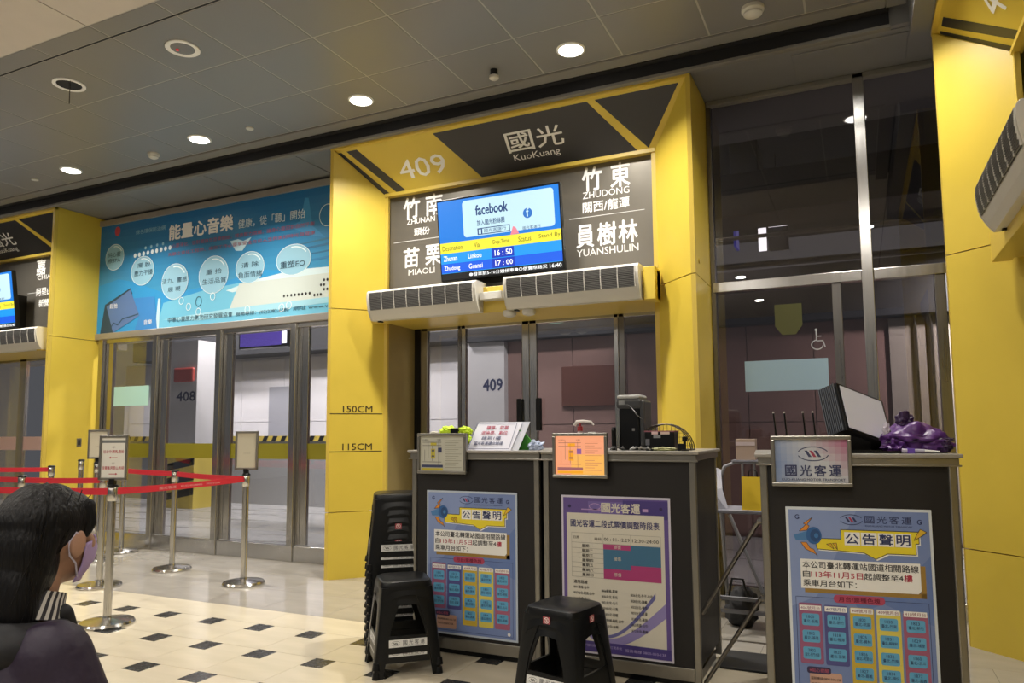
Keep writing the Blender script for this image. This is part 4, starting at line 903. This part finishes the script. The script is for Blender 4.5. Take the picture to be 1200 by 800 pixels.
tag(B().lathe((-1.30, 4.12, CT), [(.014, 0), (.014, .11), (.016, .112), (.012, .13), (.001, .134)], 12).build('marker_pen', BLKP, smooth=True), 'black round topped pen standing behind the right corner of the orange map', 'pen')
t = thing('printer', 'tall black device with grey lid and cable on the middle counter', 'printer', (-1.285, 4.14, CT))
BX('body', BLKP, .01, .135, 0, .16, 0, .27, t, .012); BX('top_shell', mat('dark grey shell', (.05, .052, .055), .35), -.005, .15, -.01, .17, .235, .30, t, .02); BX('lid', mat('grey lid', (.42, .42, .41), .4), .0, .14, -.005, .16, .295, .318, t, .012)
BX('label_plate', ink('8a8c8c'), .015, .05, -.013, -.009, .262, .285, t); BX('side_shell', MATS['dark grey shell'], .135, .165, .0, .16, .02, .285, t, .01); BX('round_button', ink('777777'), .09, .105, -.003, .001, .11, .125, t)
B().tube([(.06, -.014, .262), (.09, -.03, .25), (.13, -.035, .20), (.165, -.02, .17), (.175, -.01, .12)], .004).build('cable', MATS['dark grey shell'], t, smooth=True)
for i, (a_, b_, c_, l) in enumerate((((-1.29, 4.02), (-1.26, 3.98), (-1.20, 4.01), 'in front of the tall black device'), ((-1.17, 4.0), (-1.12, 3.97), (-1.05, 4.02), 'before the black basket device'))):
    pts = [(a_[0]+(c_[0]-a_[0])*k/14, a_[1]+.03*math.sin(k*1.3)+(b_[1]-a_[1])*math.sin(k/14*3.14), CT+.006+.014*abs(math.sin(k*.9))) for k in range(15)]
    tag(B().tube(pts, .005).build('loose_cable', mat('grey cable', (.10, .10, .10), .5) if i == 0 else mat('pale cable', (.35, .35, .33), .5), smooth=True), 'tangled cable lying '+l, 'cable')
t = thing('device_box', 'black box device with pink and white stickers on the middle counter', 'device', (-1.09, 4.02, CT))
BX('body', BLKP, 0, .165, 0, .10, 0, .105, t, .006); BX('pink_rim', ink('8c5560'), -.002, .167, -.003, .1, .103, .110, t)
for x0, x1, z0, z1, c_ in ((.04, .075, .09, .105, 'd0b4b4'), (.09, .14, .09, .104, 'd0b8ae'), (.05, .09, .07, .086, '83868a'), (.005, .028, .03, .065, '5f6068')): BX('sticker', ink(c_), x0, x1, -.0035, -.0015, z0, z1, t)
t = thing('wire_basket', 'arched dark wire basket standing behind the black box device', 'basket', (-1.02, 4.16, CT))
WR = mat('dark wire', (.06, .05, .04), .4, .6)
def arcpt(a, r, y): return (r*math.cos(a), y, r*.95*math.sin(a))
b = B()
for y in (0, .05, .10): b.tube([arcpt(math.pi*k/14, .155, y) for k in range(15)], .003, 6)
b.build('outer_hoops', WR, t); b = B()
for k in range(1, 14): a = math.pi*k/14; b.tube([arcpt(a, .155, 0), arcpt(a, .155, .10)], .0015, 4)
for k in range(-6, 7): x = k*.023; b.tube([(x, .1, .004), (x, .1, math.sqrt(max(0, .155**2-x*x))*.95)], .0015, 4)
for k in range(1, 6): z = k*.024; e_ = math.sqrt(max(0, .155**2-(z/.95)**2)); b.tube([(-e_, .1, z), (e_, .1, z)], .0015, 4)
b.build('wire_mesh', WR, t, kind='stuff'); BX('foot_rail', WR, -.16, .16, -.004, .104, 0, .006, t)
t = thing('microphone', 'small black gadget standing at the corner of the middle counter', 'gadget', (-.865, 4.0, CT)); B().lathe((0, 0, 0), [(.022, 0), (.022, .006), (.008, .01), (.008, .05), (.014, .055), (.014, .075), (.004, .08)], 14).build('body', BLKP, t, smooth=True); BX('clip', BLKP, -.035, .0, -.008, .008, .0, .04, t, .003)
tag(blob('paper_scrap', mat('greenish paper', 'a8a878', .6), None, (-.97, 3.98, CT+.010), (.06, .02, .01), 9, .3, flat_=CT+.001), 'thin greenish crumpled paper before the black box device', 'paper')

# right counter: router, lamp panel, tray, coat
x_, y_, z_ = on3(.085, .10)
t = thing('router', 'black router with four upright antennas behind the company light box', 'router', (x_, y_, z_), A3)
BX('body', BLKP, 0, .20, 0, .12, 0, .03, t, .006)
for k, x0 in enumerate((.0, .05, .135, .18)): B().cyl((x0, .06, .02), (x0-.012, .065, .192), .005, .004, 8).build('antenna', BLKP, t); B().cyl((x0-.012, .065, .192), (x0-.0123, .065, .20), .0045, n=8).build('antenna_tip', ink('d0c8c0'), t)
t = thing('led_flood_panel', 'tilted square lamp panel with ribbed black side and white face on the right counter', 'lamp', (0, 0, 0))
Pt = Vector((-.098, 3.93, 1.553)); A_ = Vector((.205, .275, -.085)); D_ = Vector((.040, -.085, -.228)); N_ = A_.cross(-D_).normalized()
def slab(o, a, d, n): return [o, o+a, o+a+d, o+d, o+n, o+a+n, o+a+d+n, o+d+n]
FS = [(0, 1, 2, 3), (4, 5, 6, 7), (0, 1, 5, 4), (1, 2, 6, 5), (2, 3, 7, 6), (3, 0, 4, 7)]
if N_.y > 0: N_ = -N_
B().add(slab(Pt, A_, D_, -N_*.10), FS).build('housing', BLKP, t)
B().add(slab(Pt+A_*.05+D_*.04+N_*.001, A_*.90, D_*.90, N_*.003), FS).build('white_face', mat('opal lamp face', 'f2f4ff', .3), t)
for k in range(9): B().add(slab(Pt-N_*(.012+.0105*k)-A_*.03, A_*.03, D_, -N_*.005), FS).build('cooling_rib', mat('grey cooling rib', (.10, .11, .13), .4, .3), t)
B().add(slab(Pt+A_*.92+D_*1.0+N_*.0, A_*.06, Vector((0, 0, 1.222-(Pt+A_+D_).z)), -N_*.08), FS).build('support_foot', BLKP, t)
B().add(slab(Pt+A_*.1+D_*1.0-N_*.03, A_*.5, Vector((0, .06, 1.222-(Pt+A_*.1+D_).z)), -N_*.05), FS).build('support_block', BLKP, t)
x_, y_, z_ = on3(.40, .04); t = thing('black_tray', 'flat black tray lying under the tilted lamp panel', 'tray', (x_, y_, z_), A3); BX('tray_floor', BLKP, -.04, .21, 0, .16, 0, .005, t); 
for a in ((-.04, .21, 0, .006), (-.04, .21, .154, .16), (-.04, -.034, 0, .16), (.204, .21, 0, .16)): BX('tray_rim', BLKP, a[0], a[1], a[2], a[3], .004, .012, t)
t = thing('folded_coat', 'crumpled purple coat with black collar heaped on the right counter', 'coat', on3(.0, .0)[:2]+(CT,), A3)
pc = mat('purple nylon', (.105, .030, .19), .4, bump=.5, bscale=22); pcd = mat('dark purple nylon', (.035, .012, .06), .45, bump=.5, bscale=20)
blob('heap', pc, t, (.69, .22, .055), (.13, .13, .09), 11, .13, 28, .001, 2.2); blob('sleeve', pc, t, (.755, .16, .045), (.085, .07, .05), 12, .14, 24, .001); blob('hood', pcd, t, (.655, .20, .145), (.035, .04, .045), 13, .25, 20)
blob('dark_lining', pcd, t, (.70, .13, .055), (.12, .035, .02), 14, .3, 20); blob('lower_fold', pc, t, (.615, .16, .03), (.06, .07, .04), 15, .25, 20, .001); blob('white_trim', ink('c8c0cc'), t, (.575, .18, .10), (.016, .02, .035), 16, .3, 14)
blob('cuff', pcd, t, (.80, .12, .03), (.03, .03, .03), 17, .2, 14, .001)
tag(blob('blue_bag', ink('6f86ae'), None, (.135, 4.02, CT+.045), (.022, .03, .045), 18, .2, flat_=CT+.001), 'small blue cloth bundle between the lamp panel and the purple coat', 'cloth')
t = thing('glue_tube', 'small white and purple tube lying before the purple coat', 'tube', on3(.665, .045, CT+.012), A3); B().cyl((-.05, 0, 0), (.04, 0, 0), .011, .008, 12).build('body', ink('b9b3c8'), t, smooth=True); B().cyl((.04, 0, 0), (.10, 0, -.004), .007, .004, 12).build('nozzle', WHT, t, smooth=True); BX('purple_band', ink('6a4ab0'), -.03, .0, -.0115, .0115, -.0112, .0112, t)

# ------------------------------------------------------------------ between the counters
t = thing('folding_gate', 'two thin slanting grey bars linking the middle and right counters', 'gate')
for a, b_ in (((-.455, 3.67, .90), (-.782, 3.935, .385)), ((-.455, 3.67, .545), (-.782, 3.965, .03))):
    B().cyl(a, b_, .011, n=10).build('slant_bar', STEELD, t, smooth=True); B().cyl(a, (a[0]+.014, a[1], a[2]), .018, n=10).build('hinge_pin', STEELD, t); 
t = thing('step_ladder', 'grey folding step ladder with arched rail standing behind the counter gap', 'ladder', (-.93, 5.05, 0))
LG = mat('grey painted tube', (.27, .27, .29), .4, .3); PL = mat('grey plastic', (.24, .24, .28), .5)
BX('platform', PL, 0, .50, 0, .30, .775, .80, t, .006)
B().tube([(.0, .3, .78), (.01, .3, .98), (.05, .3, 1.07), (.12, .3, 1.10), (.42, .3, 1.10), (.48, .3, 1.06), (.5, .3, .98), (.5, .3, .78)], .012, 10).build('arched_rail', LG, t, smooth=True)
for x in (.17, .25, .32, .40): B().cyl((x, .3, .80), (x, .3, 1.09), .009, n=8).build('rail_bar', LG, t)
B().prism([(.0, .02, .80), (.10, .02, .80), (.05, .1, .93), (.02, .25, 1.05), (-.01, .28, 1.06), (-.005, .1, .92)], (.012, 0, 0)).build('side_brace', PL, t)
for x in (.02, .48):
    B().cyl((x, .02, .78), (x-.0, -.18 if x < .1 else -.02, .012), .014, n=8).build('leg', LG, t); B().cyl((x, .28, .78), (x, .46, .012), .014, n=8).build('leg', LG, t)
    for y in (-.18 if x < .1 else -.02, .46): B().cyl((x, y, 0), (x, y, .03), .02, n=8).build('foot_cap', BLKP, t)
B().cyl((.12, 0, .77), (.33, -.02, .25), .012, n=8).build('cross_strut', LG, t); B().cyl((.36, 0, .77), (.33, -.02, .25), .012, n=8).build('cross_strut', LG, t)
for z in (.25, .17): BX('step_bar', LG, .02, .48, -.15, -.12, z, z+.02, t)
BX('shelf_board', PL, .1, .45, .27, .42, 1.105, 1.115, t)
t = thing('cardboard_box', 'small beige carton with a white label on top of the grey step ladder', 'box', (-.80, 5.35, 1.116)); BX('carton', mat('beige card', (.35, .26, .20), .7), 0, .13, 0, .11, 0, .145, t, .002); BX('tape_strip', ink('b7a8a8'), 0.0, .13, -.002, .0, .10, .125, t)
t = thing('paper_bag', 'yellow paper bag with a black emblem on the grey step ladder', 'bag', (-.73, 5.07, .801)); yb = mat('yellow paper', (.75, .52, .02), .6)
vs = [(0, 0, 0), (.14, 0, 0), (.14, .07, 0), (0, .07, 0), (.0, .015, .215), (.14, .015, .215), (.14, .055, .215), (0, .055, .215)]
B().add(vs, [(0, 1, 2, 3), (0, 1, 5, 4), (1, 2, 6, 5), (2, 3, 7, 6), (3, 0, 4, 7)]).build('bag_body', yb, t); p = Print(); p.ell(.075, .10, .012, .016, BLK); p.ring(.075, .12, .018, .02, .005, BLK, 1, 16, 20, 250); p.build('emblem', t, (0, .004, .0), (R(86), 0, 0))
B().tube([(.04, .035, .21), (.045, .035, .25), (.07, .035, .265), (.095, .035, .25), (.10, .035, .21)], .004).build('bag_handle', BLKP, t)
t = thing('dark_bag', 'black bag on the floor behind the gap between the counters', 'bag', (-.86, 5.25, 0)); blob('bag_body', mat('black cloth', (.02, .02, .022), .7), t, (.07, .06, .12), (.11, .10, .14), 21, .12, 20, .001); B().tube([(.0, -.04, .2), (.03, -.06, .33), (.10, -.06, .33), (.13, -.04, .2)], .008).build('strap', BLKP, t)
tag(BX('floor_sheet', MBLK, -.775, -.33, 4.32, 4.66, 0.0, .012, None, .003), 'matt black sheet on the floor between the middle and right counters', 'mat')  # thin flat black sheet laid on the floor in the counter gap
t = thing('wall_socket', 'small grey switch plate on the yellow side of the left portal', 'switch', (-8.568, 5.80, 1.18)); BX('plate', ALU, 0, .012, 0, .06, 0, .10, t, .003); BX('rocker', GRILL, .012, .016, .015, .045, .02, .08, t)
t = thing('wall_socket', 'tiny round knob high on the right side of the 409 portal', 'knob', (-1.049, 5.53, 2.60)); B().cyl((0, 0, 0), (.008, 0, 0), .02, n=16).build('disc', YELD, t)
#PERSON
# ------------------------------------------------------------------ seated woman, back half turned to the viewer
def ellip(b, c, r, n=18, rot=None):
    vs = []
    for i in range(n+1):
        th = math.pi*i/n
        for j in range(2*n):
            ph = math.pi*j/n; d = Vector((r[0]*math.sin(th)*math.cos(ph), r[1]*math.sin(th)*math.sin(ph), r[2]*math.cos(th)))
            if rot is not None: d = rot @ d
            vs.append(Vector(c)+d)
    fs = [(i*2*n+j, i*2*n+(j+1) % (2*n), (i+1)*2*n+(j+1) % (2*n), (i+1)*2*n+j) for i in range(n) for j in range(2*n)]
    return b.add(vs, fs)
def limb(b, pts, rs, n=14):
    """tapering limb with rounded ends and joints"""
    for p, r in zip(pts, rs): ellip(b, p, (r, r, r), 8)
    for (p, r), (q, s) in zip(zip(pts, rs), list(zip(pts, rs))[1:]): b.cyl(p, q, r, s, n)
    return b
def fuse(b, name, m, parent, voxel, smooth=6, **kw):
    me = bpy.data.meshes.new(name); me.from_pydata([tuple(v) for v in b.v], [], b.f)
    bm = bmesh.new(); bm.from_mesh(me); bmesh.ops.remove_doubles(bm, verts=bm.verts, dist=1e-6); bmesh.ops.recalc_face_normals(bm, faces=bm.faces); bm.to_mesh(me); bm.free()
    o = bpy.data.objects.new(name, me); col.objects.link(o)
    r = o.modifiers.new('r', 'REMESH'); r.mode = 'VOXEL'; r.voxel_size = voxel
    s = o.modifiers.new('s', 'SMOOTH'); s.iterations = smooth; s.factor = .5
    me2 = bpy.data.meshes.new_from_object(o.evaluated_get(bpy.context.evaluated_depsgraph_get()))
    bpy.data.objects.remove(o); bpy.data.meshes.remove(me); me2.name = name
    me2.materials.clear(); me2.materials.append(m); me2.polygons.foreach_set('use_smooth', [True]*len(me2.polygons))
    o = bpy.data.objects.new(name, me2); link(o, parent, **kw); return o
skin = mat('skin', (.42, .235, .155), .5, spec=.3, var=.05, scale=12)
PX, PY = -1.700, 1.035
pw = thing('person', 'seated dark-haired woman in a purple black jacket and lilac mask, facing away to the right', 'person', (PX, PY, 0), R(94))
hx, hz = .065, 1.092
b = B()
ellip(b, (hx-.008, 0, hz+.018), (.094, .074, .094)); ellip(b, (hx+.030, 0, hz-.030), (.060, .056, .078)); ellip(b, (hx+.052, 0, hz-.082), (.030, .032, .024))
ellip(b, (hx+.055, 0, hz+.035), (.040, .056, .036)); limb(b, [(hx+.083, 0, hz+.012), (hx+.103, 0, hz-.022)], [.009, .013], 10)
ellip(b, (hx+.015, 0, hz-.060), (.062, .052, .040))
for s in (-1, 1): ellip(b, (hx+.012, s*.079, hz-.012), (.020, .009, .033), 10, Matrix.Rotation(R(12), 3, 'Y')); ellip(b, (hx+.063, s*.036, hz-.018), (.024, .022, .026), 10)
limb(b, [(.015, 0, .90), (hx-.018, 0, 1.03)], [.052, .048])
ellip(b, (-.02, 0, .80), (.095, .145, .13)); ellip(b, (-.03, 0, .66), (.095, .13, .14)); ellip(b, (-.03, 0, .54), (.11, .16, .10))
HANDS = []
for s in (-1, 1):
    limb(b, [(-.01, s*.14, .865), (.04, s*.205, .66), (.24, s*.12, .575)], [.052, .038, .024])
    w_ = Vector((.24, s*.12, .575)); pc_ = Vector((.30, s*.095, .572)); ellip(b, pc_, (.045, .036, .014), 10)
    limb(b, [w_, pc_], [.024, .02])
    for k, (l, y) in enumerate(((.062, .028), (.072, .010), (.066, -.008), (.050, -.026))):
        p0 = pc_+Vector((.035, y, 0)); p1 = p0+Vector((l*.5, 0, .004)); p2 = p1+Vector((l*.38, 0, -.012)); limb(b, [p0, p1, p2], [.0088, .008, .0068], 8)
    p0 = pc_+Vector((-.015, -s*.03, .0)); limb(b, [p0, p0+Vector((.03, -s*.022, .0)), p0+Vector((.055, -s*.024, -.008))], [.010, .009, .0075], 8)
    limb(b, [(-.02, s*.09, .53), (.38, s*.10, .525), (.40, s*.10, .10)], [.085, .058, .036]); limb(b, [(.40, s*.10, .06), (.52, s*.11, .035)], [.035, .03])
fuse(b, 'body', skin, pw, .0055, 4)
# clothing
jm = mat('purple black nylon', (.017, .008, .026), .6, bump=.7, bscale=16); jd = mat('black nylon', (.004, .0038, .006), .65, bump=.3, bscale=16)
b = B(); ellip(b, (-.035, 0, .795), (.135, .185, .135)); ellip(b, (-.04, 0, .66), (.14, .175, .17)); ellip(b, (-.035, 0, .55), (.15, .19, .10)); ellip(b, (.035, 0, .74), (.10, .12, .16))
for s in (-1, 1): limb(b, [(-.02, s*.135, .858), (.02, s*.225, .67), (.21, s*.135, .58)], [.082, .068, .048]); ellip(b, (-.02, s*.10, .885), (.07, .09, .045))
J = fuse(b, 'jacket', jm, pw, .008, 5)
b = B()
for k in range(-10, 11):
    a = R(180+k*13); ellip(b, (-.012+.090*math.cos(a), .094*math.sin(a), .905+.012*math.cos(R(k*13))), (.028, .028, .027), 8)
for k in range(-5, 6): a = R(180+k*14); ellip(b, (-.035+.105*math.cos(a), .105*math.sin(a), .885), (.045, .045, .045), 8)
fuse(b, 'jacket_collar', jd, J, .007, 5)
b = B()
for s in (-1, 1): limb(b, [(.062, s*.055, .925), (.105, s*.035, .84), (.125, s*.03, .72), (.12, s*.03, .58)], [.026, .026, .022, .02])
fuse(b, 'front_placket', jd, J, .006, 4)
b = B(); b.tube([(.080, -.012, .915), (.128, -.004, .84), (.148, 0, .74), (.142, 0, .60)], [.012, .013, .012, .012]); b.build('white_lining', ink('b9b4bd'), J, smooth=True)
b = B()
for s in (-1, 1): limb(b, [(-.03, s*.085, .55), (.38, s*.10, .535), (.40, s*.10, .12)], [.11, .078, .058])
ellip(b, (-.03, 0, .535), (.13, .18, .085)); fuse(b, 'trousers', mat('black trousers', (.012, .012, .014), .7), pw, .009, 4)
for s in (-1, 1):
    b = B(); limb(b, [(.38, s*.10, .05), (.50, s*.11, .042), (.55, s*.112, .038)], [.045, .043, .034]); b.box(.35, .57, s*.105-.04, s*.105+.04, .0, .02); fuse(b, 'shoe', BLKP, pw, .007, 3)
# striped collar of the shirt
b = B(); n = 56
for i in range(n):
    for k in range(3):
        a0, a1 = 2*math.pi*i/n, 2*math.pi*(i+1)/n
        def cp(a, k):
            q = .062+.006*(2-k)+.004*(k == 3); return (.022+q*math.cos(a+.05*k)+.006*k, (q+.004)*math.sin(a+.05*k), .925+.018*k-.018*math.cos(a))
        b.add([cp(a0, k), cp(a1, k), cp(a1, k+1), cp(a0, k+1)], [(0, 1, 2, 3)], i % 2)
cl = bpy.data.objects.new('striped_collar', b.mesh('striped_collar', [ink('c9c4bc'), ink('2a2830')])); link(cl, pw)
sd = cl.modifiers.new('s', 'SOLIDIFY'); sd.thickness = .004
# hair
hm = mat('black hair', (.0025, .0022, .0028), .42, bump=.5, bscale=60, stretch=(2.5, 2.5, .3), spec=.28)
b = B(); ellip(b, (hx-.016, 0, hz+.036), (.106, .086, .086)); ellip(b, (hx-.062, 0, hz-.03), (.070, .080, .12)); ellip(b, (hx-.092, 0, hz-.13), (.052, .078, .13)); ellip(b, (hx+.034, 0, hz+.064), (.054, .066, .042))
for s in (-1, 1): limb(b, [(hx+.050, s*.056, hz+.070), (hx+.050, s*.070, hz+.030), (hx+.038, s*.073, hz+.005)], [.018, .012, .006]); limb(b, [(hx-.04, s*.070, hz+.02), (hx-.062, s*.062, hz-.06), (hx-.08, s*.05, hz-.14)], [.018, .018, .018])
for i in range(46):
    a = rnd.uniform(-2.6, 2.6); u = rnd.uniform(.2, 1.0); top = Vector((hx-.016, 0, hz+.118)); 
    d = Vector((-math.cos(a)*.8, math.sin(a)*.95, 0)); pts = [top+d*.01]
    for k in range(1, 9): t_ = k/8*1.35*u+.15; pts.append(Vector((hx-.02+d.x*.106*math.sin(min(t_, 1.9)), d.y*.084*math.sin(min(t_, 1.9)), hz+.030+.092*math.cos(t_))))
    b.tube(pts, [.004+.006*math.sin(math.pi*k/8) for k in range(9)], 6)
H_ = fuse(b, 'hair', hm, pw, .0045, 2)
b = B()
for i in range(61):
    if i % 4 == 0: continue
    a = rnd.uniform(-.9, .9); s = rnd.choice((-1, 1)); x0 = Vector((hx+rnd.uniform(-.06, .075), s*rnd.uniform(.03, .075), hz+rnd.uniform(.06, .115)))
    e = Vector((hx+rnd.uniform(.055, .088), s*rnd.uniform(.05, .075), hz+rnd.uniform(.02, .07))) if i % 4 == 0 else Vector((hx-rnd.uniform(.07, .13), s*rnd.uniform(.02, .08), hz-rnd.uniform(.05, .2)))
    m_ = (x0+e)/2+Vector((.0, s*.02, .02)); b.tube([x0, x0.lerp(m_, .6)+Vector((0, s*.006, .004)), m_, m_.lerp(e, .6), e], [.0012, .0012, .001, .0009, .0005], 4)
b.build('stray_strands', hm, H_, kind='stuff')
# mask with ear loops
lm = mat('lilac mask cloth', (.42, .30, .55), .75, bump=.15, bscale=60); b = B(); n, m_ = 22, 12; vs = []
for j in range(m_+1):
    v = j/m_; z = hz-.002-.100*v
    for i in range(n+1):
        a = R(-74+148*i/n); bulge = .016*math.exp(-(a*1.6)**2)*math.sin(math.pi*min(1, v*1.1+.1))
        rr_ = (.086-.018*max(0, v-.6)/.4+bulge+.0015*math.sin(v*26)); vs.append((hx+.018+rr_*math.cos(a)-.012*v*v, .068*math.sin(a)*(1-.22*v*v), z-.012*math.sin(abs(a))*(1-v)))
fs = [(j*(n+1)+i, j*(n+1)+i+1, (j+1)*(n+1)+i+1, (j+1)*(n+1)+i) for j in range(m_) for i in range(n)]
mk = b.add(vs, fs).build('face_mask', lm, pw, smooth=True); sd = mk.modifiers.new('s', 'SOLIDIFY'); sd.thickness = .002
for s in (-1, 1):
    B().tube([(hx+.040, s*.066, hz-.016), (hx+.022, s*.079, hz+.006), (hx+.004, s*.081, hz+.016), (hx-.008, s*.076, hz-.005), (hx-.004, s*.074, hz-.035), (hx+.015, s*.070, hz-.055), (hx+.034, s*.052, hz-.090)], .0022, 6).build('ear_loop', ink('d0c8dc'), mk, smooth=True)
    ey = B(); ellip(ey, (hx+.078, s*.030, hz+.006), (.012, .014, .011), 8); ey.build('eye', ink('e8e4e0'), pw, smooth=True); ey = B(); ellip(ey, (hx+.0875, s*.030, hz+.006), (.004, .006, .006), 8); ey.build('iris', BLKP, pw, smooth=True)
    B().tube([(hx+.088, s*.012, hz+.026), (hx+.086, s*.03, hz+.031), (hx+.072, s*.048, hz+.027)], .0028, 6).build('eyebrow', hm, pw)
copy_ = put_stool(PX-.0, PY-.03, 0, R(94), 'black plastic stool under the seated woman', 'stool under the woman')
